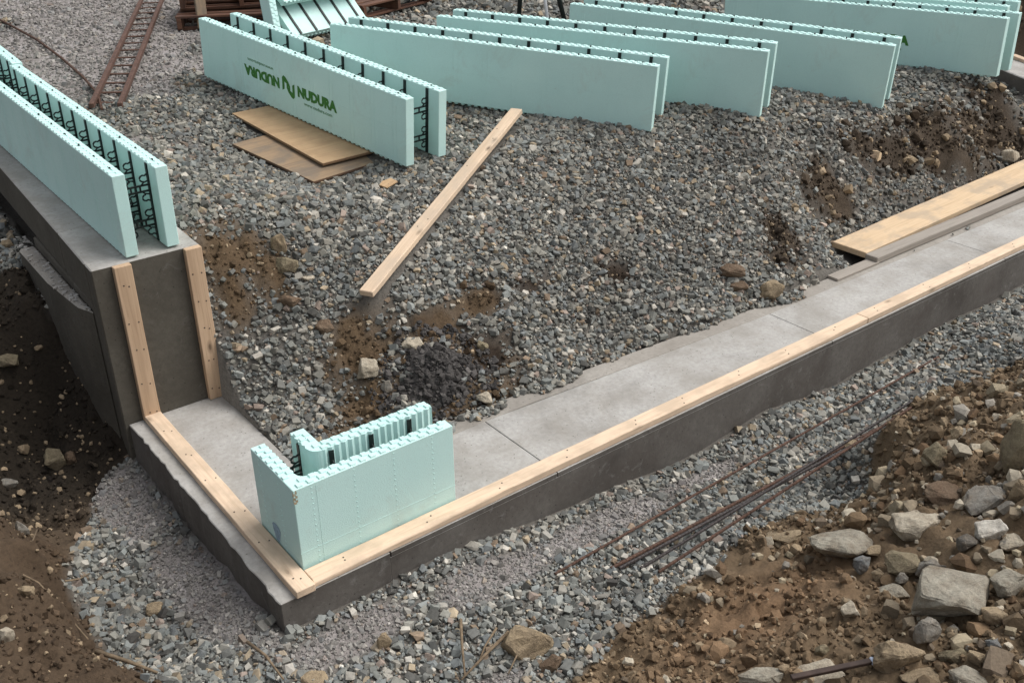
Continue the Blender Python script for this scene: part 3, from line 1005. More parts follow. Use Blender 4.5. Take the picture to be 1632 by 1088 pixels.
# plywood under the printed foam block
def sheet(name, c, lx, ly, t, yaw, rx, ry, material, label):
    root = empty(name, c, (rx, ry, yaw))
    tag(root, label, 'plywood')
    me = MB().box(-lx / 2, lx / 2, -ly / 2, ly / 2, 0, t).mesh(name, material, .0015)
    obj('ply_face', me, root)
    mb = MB()
    for k in range(3):                                                      # darker glue lines of the plies, a hair proud
        z0 = t * (.2 + .28 * k)
        mb.box(-lx / 2 - .0008, lx / 2 + .0008, -ly / 2 - .0008, ly / 2 + .0008, z0, z0 + t * .12)
    obj('ply_edge', mb.mesh('ply_edge', M['brown_board']), root)
    return root


# ------------------------------------------------------------------ foam blocks
def make_panel(L, t, H, grooves=True):
    mb = MB()
    mb.box(0, L, 0, t, .010, H - .010)
    me = mb.mesh('foam_panel', M['foam'], .003)
    mb = MB()
    p = .0508
    n = int(L / p)
    for k in range(n):
        for r in (0, 1):
            cx = (k + .28 + .48 * r) * p + .5 * (L - n * p)
            if r == 0:
                mb.frustum(cx, t * .27, H - .0108, .0055, p * .27, t * .22, .86)
                mb.frustum(cx, t * .27, .0108, -.0108, p * .27, t * .22, .8)
            else:
                mb.frustum(cx, t * .73, H - .0108, .0055, p * .27, t * .22, .86)
    nw = max(2, int(round(L / .2133)))
    for k in range(nw):
        xc = (k + .5) * L / nw
        for dx in (-.018, .018):
            mb.box(xc + dx - .002, xc + dx + .002, -.0009, .001, .03, H - .03)
    mb.box(.01, L - .01, -.0008, .001, H * .5 - .0012, H * .5 + .0012)
    m2 = mb.mesh('nubs', M['foam'])
    bm = bmesh.new(); bm.from_mesh(me); bm.from_mesh(m2); bm.to_mesh(me); bm.free()
    bpy.data.meshes.remove(m2)
    return me


def make_web(T, t, H):
    mb = MB()
    y0, y1 = t, T - t
    for ya, yb in ((y0 - .004, y0 + .007), (y1 - .007, y1 + .004)):
        mb.box(-.011, .011, ya, yb, .015, H - .016)
    for yc in (t * .5, T - t * .5):
        mb.box(-.0045, .0045, yc - .004, yc + .004, H - .012, H + .0005)
    ym = (y0 + y1) / 2
    W = y1 - y0
    for zc in (H * .27, H * .68):
        for dz in (-.016, .016):
            mb.box(-.004, .004, y0, y1, zc + dz - .0045, zc + dz + .0045)
        for yy_ in (y0 + W * .34, y1 - W * .34):
            mb.box(-.0035, .0035, yy_ - .004, yy_ + .004, zc - .014, zc + .014)
        for side, sy in ((y0, 1), (y1, -1)):                                  # curled rebar hooks that spring from each strip
            for sgn in (-1, 1):
                pts = [(0, side, zc + sgn * .075), (0, side + sy * .012, zc + sgn * .070)]
                for i in range(7):
                    a = 2.2 - i * 3.9 / 6
                    pts.append((0, side + sy * (.030 + .017 * math.cos(a)), zc + sgn * (.052 + .017 * math.sin(a))))
                mb.tube(pts, .0048, 5)
                mb.tube([(0, side, zc + sgn * .038), (0, side + sy * .03, zc + sgn * .030), (0, side + sy * .045, zc + sgn * .016)], .0045, 5)
    return mb.mesh('web', M['web'])


def text_polys(s, size, squeeze=1.0, bold=0.0):
    cu = bpy.data.curves.new('lettering', 'FONT')
    cu.body = s
    cu.size = size
    cu.offset = bold
    cu.align_x = 'LEFT'
    cu.resolution_u = 2
    o = bpy.data.objects.new('lettering', cu)
    COL.objects.link(o)
    dg = bpy.context.evaluated_depsgraph_get()
    me = bpy.data.meshes.new_from_object(o.evaluated_get(dg))
    vs = [v.co.copy() for v in me.vertices]
    fs = [tuple(p.vertices) for p in me.polygons]
    bpy.data.objects.remove(o)
    bpy.data.curves.remove(cu)
    bpy.data.meshes.remove(me)
    return vs, fs


def print_on(mb, s, x0, x1, zb, zt_, flip=False, bold=0.0):
    """lettering fitted into x0..x1, zb..zt_ on the plane y = 0, facing -y"""
    vs, fs = text_polys(s, .1, bold=bold)
    xs_ = [v.x for v in vs]; ys_ = [v.y for v in vs]
    ax, bx, ay, by = min(xs_), max(xs_), min(ys_), max(ys_)
    out = []
    for v in vs:
        fx_ = (v.x - ax) / (bx - ax); fz_ = (v.y - ay) / (by - ay)
        if flip:
            fx_, fz_ = 1 - fx_, 1 - fz_
        out.append((x0 + (x1 - x0) * fx_, 0, zb + (zt_ - zb) * fz_))
    mb.add(out, fs)


def make_print(both=True):
    big, small = MB(), MB()
    if both:
        print_on(big, 'NUDURA', .60, 1.05, .168, .246, True, .0062)
    print_on(big, 'NUDURA', 1.270, 1.722, .166, .244, False, .0062)
    hook = [(-.072, -.035), (-.047, -.022), (-.045, .028), (-.02, .020), (.002, .0), (.004, -.014), (.020, -.028), (.020, .010), (.002, .036), (-.03, .062), (-.052, .068), (-.069, .052)]
    for sg in (1, -1) if both else ():
        big.add([(1.160 + sg * x * 1.05, 0, .206 + sg * z * 1.05) for x, z in hook], [tuple(range(len(hook)))])
    if both:
        print_on(small, 'www.nudura.com', .655, .985, .276, .300, True, .002)
    print_on(small, 'www.nudura.com', 1.34, 1.665, .124, .148, False, .002)
    a = big.mesh('printed_logo', M['print']); b = small.mesh('printed_address', M['print_faint'])
    for me in (a, b):
        bm = bmesh.new(); bm.from_mesh(me)
        bmesh.ops.triangulate(bm, faces=bm.faces)
        bmesh.ops.recalc_face_normals(bm, faces=bm.faces)
        r = bmesh.ops.extrude_face_region(bm, geom=bm.faces[:])
        for v in [g for g in r['geom'] if isinstance(g, bmesh.types.BMVert)]:
            v.co.y -= .0006
        bm.to_mesh(me); bm.free()
    return a, b


PL, PT, PH, PD = 2.438, .0665, .457, .285
PANEL = make_panel(PL, PT, PH)
WEB = make_web(PD, PT, PH)
PRINT_A, PRINT_B = make_print()
PRINT_C, PRINT_D = make_print(False)


WEB_WIDE = make_web(.337, PT, PH)


def foam_block(loc, yaw, pitch, label, L=PL, roll=0.0, print_=False, panel=None, group='long foam form blocks', T=PD):
    root = empty('foam_form_block', loc)
    root.rotation_euler = (Matrix.Rotation(yaw, 3, 'Z') @ Matrix.Rotation(-pitch, 3, 'Y') @ Matrix.Rotation(roll, 3, 'X')).to_euler()
    tag(root, label, 'foam block', group)
    me = panel or PANEL
    fp = obj('foam_panel', me, root)
    bp = obj('foam_panel', me, root, (L, T, 0), (0, 0, math.pi))
    n = max(2, int(round(L / .2133)))
    for k in range(n):
        obj('web', WEB if T == PD else WEB_WIDE, root, ((k + .5) * L / n, 0, 0))
    if print_:
        obj('printed_logo', PRINT_A if print_ == 'both' else PRINT_C, fp, (0, -.0012, 0))
        obj('printed_address', PRINT_B if print_ == 'both' else PRINT_D, fp, (0, -.0012, 0))['kind'] = 'stuff'
    return root


def R(d):
    return math.radians(d)


LIFT = .004
FB = 'foam form block'
def row_block(loc, yaw, pitch, k, label, **kw):
    r = foam_block(loc, R(yaw), R(pitch), label, T=.337, **kw)
    k = 2.438 * k / PL
    r.scale = (k, k, k)
    return r


row_block((1.749, 4.846, 1.020 + LIFT), -82.9, -4.49, 1.05, 'foam form block with green lettering, resting on two plywood sheets', print_='both')
row_block((2.498, 4.077, .975 + LIFT), -58.93, -3.06, 1.08, 'blank foam form block on the gravel just right of the lettered one')
row_block((3.430, 3.955, .923 + LIFT), -61.44, -1.7, 1.12, 'foam form block standing third from the left in the gravel row')
row_block((5.063, 4.179, .780 + LIFT), -64.83, -2.73, 1.20, 'foam form block that hides most of the print on the one behind it')
row_block((7.46, 4.344, .612), -79.5, 1.1, 1.20, 'foam form block at the right with one green letter showing', print_='right')
row_block((7.92, 4.62, .65), -78.5, .6, 1.20, 'rearmost foam form block standing behind the right hand one')

# the two on the upper footing
def wall_block(loc, yaw, pitch, label):
    r = foam_block(loc, yaw, pitch, label, group='foam form blocks set on the upper footing')
    return r


# local x runs away from the camera, so the outer (left) panel is at high local y
yw = R(90 + 1.3)
wall_block((.283, 1.722, .921), yw, math.atan(SL), 'foam form block set on the upper footing, near end at the concrete step')
wall_block((.283 - 2.442 * math.sin(R(1.3)) + .02, 1.722 + 2.442, .921 + 2.442 * SL + .008), R(90 - .6), math.atan(SL), 'foam form block behind the first one on the upper footing, slightly higher')

# short folded block leaning among the timber at the back
e1 = Vector((.96, .27, 0)).normalized()
e3 = Vector((-.20, .66, .72)); e3 = (e3 - e1 * e3.dot(e1)).normalized()
e2 = e1.cross(e3)
SL_ = 1.0
SHORT = make_panel(SL_, PT, PH)
fold = empty('foam_form_block')
tag(fold, 'short folded foam form block leaning back by the brown boards', 'foam block')
o0 = Vector((2.97, 5.72, gh(2.97, 5.72) + .03))


def placed(o, x, y, z, org):
    m = Matrix((x, y, z)).transposed().to_4x4()
    m.translation = org
    o.matrix_world = m
    return o


fa = placed(obj('foam_panel', SHORT, fold), -e1, e2, e3, o0 + e1 * SL_)
fb = placed(obj('foam_panel', SHORT, fold), e1, -e2, e3, o0 + e3 * .27 + e2 * .22)
ws = MB().box(-.011, .011, PT, PT + .012, .012, PH - .012).mesh('web', M['web'])
for k in range(5):
    placed(obj('web', ws, fold), -e1, e2, e3, o0 + e1 * (.1 + .2 * k))
# loose end of foam panel
STRIP = make_panel(.62, PT, .24)
ro = empty('foam_offcut', (2.86, 5.86, gh(2.86, 5.86) + .02), (R(12), R(-62), R(75)))
tag(ro, 'narrow foam offcut leaning beside the tipped short foam block', 'foam offcut')
obj('foam_panel', STRIP, ro)

# corner block
def fillet(cx, cy, r, a0, a1, n=6):
    return [(cx + r * math.cos(a0 + (a1 - a0) * i / n), cy + r * math.sin(a0 + (a1 - a0) * i / n)) for i in range(n + 1)]


def corner_block(loc):
    Lx, Ly, T, t, H = .81, .41, .262, .067, .457
    root = empty('foam_corner_block', loc)
    tag(root, 'pale aqua L-shaped foam corner block standing on the lower footing', 'foam block')
    outer = [(0, 0), (Lx, 0)]
    # ribbed inner face of the long leg, back to the corner
    x = Lx
    while x > t + .06:
        outer.append((x, t + .004 * math.cos(x * 2 * math.pi / .034)))
        x -= .0085
    outer += fillet(t + .04, t + .04, .04, -math.pi / 2, -math.pi, 6)
    y_ = t + .05
    while y_ < Ly:
        outer.append((t + .004 * math.cos(y_ * 2 * math.pi / .034), y_))
        y_ += .0085
    outer += [(t, Ly), (0, Ly)]
    nub = []

    def run(mb, x0, y0, x1, y1, ins):
        Lr = math.hypot(x1 - x0, y1 - y0)
        n = int(Lr / .0508)
        dx, dy = (x1 - x0) / Lr, (y1 - y0) / Lr
        nx_, ny_ = -dy, dx
        for k in range(n):
            for r in (0, 1):
                s = (k + .28 + .48 * r) * .0508 + .5 * (Lr - n * .0508)
                o = t * (.27 if r == 0 else .73)
                cx, cy = x0 + dx * s + nx_ * o * ins, y0 + dy * s + ny_ * o * ins
                a, b = (.0138, t * .22) if abs(dx) > .5 else (t * .22, .0138)
                mb.frustum(cx, cy, H - .0125, .0075, a, b, .84)

    mb = MB().prism(outer, .0, H - .012)
    me = mb.mesh('foam_panel', M['foam'], .0025, limit=1.0)
    mb2 = MB()
    run(mb2, 0, 0, Lx, 0, 1)
    run(mb2, 0, t + .01, 0, Ly, -1)
    # perforation marks down the faces where the webs sit, and a raised mould line
    for xc in (.085, .29, .49, .695):
        for k in range(15):
            zc = .03 + k * .028
            mb2.box(xc - .003, xc + .003, -.0014, .0005, zc, zc + .006)
    for yc in (.15, .33):
        for k in range(15):
            zc = .03 + k * .028
            mb2.box(-.0018, .0005, yc - .004, yc + .004, zc, zc + .006)
    mb2.box(.0, Lx, -.0008, .0005, .112, .1145)
    mb2.box(.105, .1075, -.0008, .0005, .01, .43)
    m2 = mb2.mesh('nubs', M['foam'])
    bm = bmesh.new(); bm.from_mesh(me); bm.from_mesh(m2); bm.to_mesh(me); bm.free()
    fp = obj('foam_panel', me, root)
    inner = []
    x = Lx + .015
    inner.append((Lx + .015, T)); inner.append((T, T)); inner.append((T, Ly)); inner.append((T - t, Ly))
    y_ = Ly - .01
    while y_ > T - t + .06:
        inner.append((T - t + .004 * math.cos(y_ * 2 * math.pi / .034), y_)); y_ -= .0085
    inner += fillet(T - t + .05, T - t + .05, .05, math.pi, math.pi * 1.5, 7)
    x = T - t + .06
    while x < Lx + .015:
        inner.append((x, T - t + .005 * math.cos(x * 2 * math.pi / .034))); x += .0085
    inner.append((Lx + .015, T - t))
    me = MB().prism(list(reversed(inner)), 0, H - .012).mesh('foam_panel', M['foam'])
    mb2 = MB()
    run(mb2, T, T, Lx + .015, T, -1)
    run(mb2, T, T, T, Ly, 1)
    run(mb2, T - t + .004, T - .002, T + .03, T - .002, -1)
    m2 = mb2.mesh('nubs', M['foam'])
    bm = bmesh.new(); bm.from_mesh(me); bmesh.ops.recalc_face_normals(bm, faces=bm.faces); bm.from_mesh(m2); bm.to_mesh(me); bm.free()
    obj('foam_panel', me, root)
    # webs: strips on the inner panel, ladders across the cavity, little clips on the outer top edge
    wm = make_web(T, t, H - .012)
    for xc in (.285, .49, .695):
        obj('web', wm, root, (xc, 0, 0))
    obj('web', wm, root, (0, .33, 0), (0, 0, -math.pi / 2))
    mb = MB()
    for k in range(9):
        mb.add([(-.001 - .001 * (k % 2), .0 + .002 * (k % 3), .375 + .007 * k + dz) for dz in (0, .012)] + [(.012 + .006 * math.sin(k * 1.9), -.0015, .375 + .007 * k + dz) for dz in (0, .012)], [(0, 2, 3, 1)])
    obj('scuff', mb.mesh('scuff', M['chip']), fp)
    mb = MB()
    poly = [(-.0012, .235 + .035 * math.cos(a) * (1 + .3 * math.sin(3 * a)), .085 + .06 * math.sin(a) * (1 + .2 * math.cos(2 * a))) for a in np.linspace(0, 6.0, 14)]
    mb.add(poly, [tuple(reversed(range(14)))])
    obj('blue_mark', mb.mesh('blue_mark', M['smudge']), fp)
    return root


corner_block((.006, .003, .001))

# plywood sheets
sheet('plywood_sheet', (1.701, 3.023, .823), .60, .904, .018, R(10), R(4.8), R(0), M['ply_dirty'], 'lower plywood sheet, dirty, lying on the gravel under another sheet')
sheet('plywood_sheet', (1.857, 3.33, .880), .50, 1.24, .018, R(3.8), R(4.5), R(0), M['ply'], 'upper plywood sheet, tan, right beneath the lettered foam block')

# ------------------------------------------------------------------ steel
def rod(pts, r, material, name, label, cat, group=None):
    pts2 = []
    for (a, b) in zip(pts[:-1], pts[1:]):
        n = max(2, int((Vector(b) - Vector(a)).length / .25))
        pts2 += [Vector(a).lerp(Vector(b), i / n) for i in range(n)]
    pts2.append(Vector(pts[-1]))
    mb = MB().tube(pts2, r, 8)
    # ribs
    L = sum((b - a).length for a, b in zip(pts2[:-1], pts2[1:]))
    d = 0
    for a, b in zip(pts2[:-1], pts2[1:]):
        l = (b - a).length
        k = 0
        while k < l:
            c = a.lerp(b, k / l); t = (b - a).normalized() * .0025
            mb.tube([c - t, c + t], r * 1.16, 6)
            k += .022
    me = mb.mesh(name, material, smooth=False)
    return tag(obj(name, me), label, cat, group)


def ground_pts(pts, lift):
    return [(x, y, gh(x, y) + lift) for x, y in pts]


def straight(a, b, r, lift=.012, n=9):
    """ends high enough that the straight rod clears the stones"""
    za = gh(*a) + lift; zb = gh(*b) + lift
    return [(a[0], a[1], za), (b[0], b[1], zb)]


GR = 'steel rods lying in the front trench'
rod(straight((1.03, -.485), (5.6, -.355), .006, .024), .0065, M['rebar'], 'steel_rod', 'thin rusty steel rod lying alone nearest the footing', 'steel rod', GR)
rod(straight((1.26, -.62), (3.6, -.745), .008, .024), .0085, M['rebar'], 'steel_rod', 'rusty steel rod, upper of the close pair in the trench', 'steel rod', GR)
rod(straight((1.29, -.645), (3.5, -.785), .008, .024), .0085, M['rebar_dark'], 'steel_rod', 'dark steel rod pressed against the rusty upper rod', 'steel rod', GR)
rod(straight((1.37, -.705), (3.3, -.885), .008, .024), .0075, M['rebar_dark'], 'steel_rod', 'dark steel rod lying between the close pair and the lowest rod', 'steel rod', GR)
rod(straight((1.42, -.775), (3.1, -.94), .008, .022), .0075, M['rebar'], 'steel_rod', 'lowest rusty steel rod, against the foot of the soil bank', 'steel rod', GR)

# ladder of rusty reinforcement at the back left
lad = empty('reinforcement_ladder')
tag(lad, 'rusty ladder shaped reinforcement lying on grey ground at the back', 'reinforcement')
A0, A1, B0, B1 = Vector((.70, 4.40, 0)), Vector((2.587, 8.566, 0)), Vector((.87, 4.29, 0)), Vector((2.80, 8.50, 0))
for v in (A0, A1, B0, B1):
    v.z = gh(v.x, v.y) + .035
for a, b in ((A0, A1), (B0, B1)):
    mb = MB()
    mb.box(0, (b - a).length, -.018, .018, -.02, .02, frame(a, b))
    obj('rail', mb.mesh('rail', M['rust'], .004), lad)
nr = 15
rm = None
for k in range(nr):
    f = (k + .5) / nr
    a, b = A0.lerp(A1, f), B0.lerp(B1, f)
    mb = MB().box(0, (b - a).length, -.016, .016, -.022, -.012, frame(a, b))
    obj('rung', mb.mesh('rung', M['rebar'], .002), lad)

bend = [(.74, 4.30), (.86, 4.75), (.95, 5.4), (1.02, 6.2), (1.06, 7.1), (1.06, 8.0), (1.02, 9.0)]
rod(ground_pts(bend, .03), .010, M['rebar'], 'steel_rod', 'long bowed rusty rod lying behind the upper foam wall', 'steel rod')

# brown bar with a pale end at the bottom right
bar = empty('steel_bar')
tag(bar, 'dark brown bar with a pale blue end among the stones', 'bar')
ba, bb = Vector((1.02, -1.80, .20)), Vector((1.285, -1.94, .225))
bar.matrix_world = frame(ba, bb)
Lb = (bb - ba).length
obj('shaft', MB().box(0, Lb, -.011, .011, -.008, .008).mesh('shaft', M['bar'], .002), bar)
obj('painted_end', MB().box(Lb, Lb + .014, -.013, .013, -.010, .010).mesh('painted_end', M['bar_end'], .003), bar)

# ------------------------------------------------------------------ timber and tripod at the back
def pallet(loc, yaw, label, n=7, tilt=(0, 0)):
    root = empty('wood_pallet', loc, (tilt[0], tilt[1], yaw))
    tag(root, label, 'pallet', 'brown timber stacks at the back')
    bd = MB().box(-.6, .6, -.05, .05, 0, .022).mesh('deck_board', M['brown_board'], .003)
    sg = MB().box(-.022, .022, -.5, .5, 0, .1).mesh('stringer', M['brown_board'], .003)
    for x in (-.57, 0, .57):
        obj('stringer', sg, root, (x, 0, .022))
    for k in range(n):
        y = -.45 + .9 * k / (n - 1)
        obj('deck_board', bd, root, (0, y, .122), (0, 0, random.uniform(-.02, .02)))
    for y in (-.4, 0, .4):
        obj('deck_board', bd, root, (0, y, 0))
    return root


zg = gh(3.1, 7.1)
pallet((3.05, 6.95, zg + .01), R(-28), 'brown timber pallet lying flat on the ground under another at the back')
pallet((3.15, 7.15, zg + .165), R(-24), 'upper brown timber pallet, resting on the lower one')
pallet((4.45, 6.9, gh(4.45, 6.9) + .02), R(20), 'separate brown timber pallet right of the tipped foam block')
plank('wood_post', (3.02, 6.22, gh(3.02, 6.22) + .01), (3.10, 6.30, gh(3.1, 6.3) + 1.1), .12, .12, M['brown_board'], 'thick red brown post standing by the pallets', 'post', up=(0, -1, 0))
plank('wood_post', (2.52, 6.72, gh(2.52, 6.72) + .02), (2.62, 6.95, gh(2.6, 6.9) + .85), .10, .04, M['ply_dirty'], 'weathered pale board leaning against the pallets', 'board', up=(0, -1, .4))

trip = empty('survey_tripod', (5.95, 5.75, gh(5.95, 5.75)))
tag(trip, 'survey tripod standing on gravel with one pale leg and dark legs', 'tripod')
top = Vector((.0, .1, 1.25))
for (px, py, mm, r_) in ((-.22, -.50, 'white_metal', .020), (-.36, -.15, 'web', .028), (-.02, -.55, 'web', .028)):
    obj('leg', MB().tube([(px, py, .0), tuple(top + Vector((px, py, 0)) * .12)], [r_ * .9, r_], 10).mesh('leg', M[mm], smooth=True), trip)
obj('head', MB().tube([tuple(top - Vector((0, 0, .03))), tuple(top + Vector((0, 0, .05)))], .09, 14).mesh('head', M['web'], .005), trip)

# ------------------------------------------------------------------ dark soil mound in the pit
def mound(cx, cy, rx, ry, h, name, label, colr):
    n = 64
    X, Y = np.meshgrid(np.linspace(cx - rx * 1.25, cx + rx * 1.25, n), np.linspace(cy - ry * 1.25, cy + ry * 1.25, n))
    dd = np.hypot((X - cx) / rx, (Y - cy) / ry) + fbm(X, Y, 6, 3, 3) * .35
    Z = height(X, Y) + h * np.clip(1 - dd ** 2, -.4, 1) + fbm(X, Y, 26, 8, 4, .6) * .035 * np.clip(1.3 - dd, 0, 1)
    me = grid_mesh(name, X, Y, Z, np.tile(np.array(colr), (n, n, 1)) * (1 + fbm(X, Y, 20, 5, 4)[..., None] * .6), M['clod'])
    o = tag(obj(name, me), label, 'soil mound')
    r = np.random.default_rng(4)
    m = 2600
    a, q = r.random(m) * 6.283, r.random(m) ** .6 * 1.65
    px, py = cx + rx * q * np.cos(a), cy + ry * q * np.sin(a)
    d0 = np.hypot((px - cx) / rx, (py - cy) / ry) + fbm(px, py, 6, 3, 3) * .35
    pz = height(px, py) + h * np.clip(1 - d0 ** 2, 0, 1) + fbm(px, py, 26, 8, 4, .6) * .035 * np.clip(1.3 - d0, 0, 1)
    rd = np.clip(.007 * np.exp(r.normal(0, .65, m)), .003, .03)
    cc = np.array(colr) * np.exp(r.normal(0, .25, m))[:, None]
    c = obj('soil_crumbs', scatter_mesh('soil_crumbs', M['clod'], np.stack([px, py, pz + rd * .2], -1), rd, cc, stone_templates(8, 12, .8, 49), .5, r), o)
    c['kind'] = 'stuff'
    return o


mound(1.33, .93, .24, .18, .09, 'soil_mound', 'low mound of blackish crumbly soil behind the corner block', lin(70, 67, 65))

# ------------------------------------------------------------------ stones
def rock_mesh(seed, sx, sy, sz, npts=15, rough=.07):
    rs = random.Random(seed)
    bm = bmesh.new()
    for _ in range(npts):
        v = Vector((rs.gauss(0, 1), rs.gauss(0, 1), rs.gauss(0, 1)))
        v = v / max(abs(v.x), abs(v.y), abs(v.z)) * .35 + v.normalized() * .65
        v *= rs.uniform(.84, 1.0)
        bm.verts.new((v.x * .5, v.y * .5, v.z * .5))
    bmesh.ops.convex_hull(bm, input=bm.verts)
    bmesh.ops.delete(bm, geom=[v for v in bm.verts if not v.link_faces], context='VERTS')
    bmesh.ops.dissolve_limit(bm, angle_limit=.22, verts=bm.verts, edges=bm.edges)
    bmesh.ops.bevel(bm, geom=bm.edges[:], offset=.03, segments=1, affect='EDGES')
    bmesh.ops.triangulate(bm, faces=bm.faces)
    bmesh.ops.subdivide_edges(bm, edges=bm.edges[:], cuts=2, use_grid_fill=True)
    bm.normal_update()
    from mathutils import noise as mn
    o = Vector((seed * 3.7, seed * 1.3, 0))
    for v in bm.verts:
        d = mn.fractal(v.co * 4.0 + o, .9, 2.0, 4) * rough * .55 + mn.noise(v.co * 13 + o) * rough * .18
        v.co += v.normal * d
    for v in bm.verts:
        v.co = Vector((v.co.x * sx, v.co.y * sy, v.co.z * sz))
    me = bpy.data.meshes.new('rock')
    bm.to_mesh(me); bm.free()
    me.materials.append(M['rock'])
    return me


TONES = {'pale': lin(176, 166, 148), 'white': lin(200, 194, 182), 'grey': lin(134, 130, 122), 'dark': lin(96, 92, 86), 'blue': lin(112, 114, 114),
         'tan': lin(152, 135, 110), 'brown': lin(104, 86, 70), 'olive': lin(128, 118, 96), 'slab': lin(152, 146, 132)}
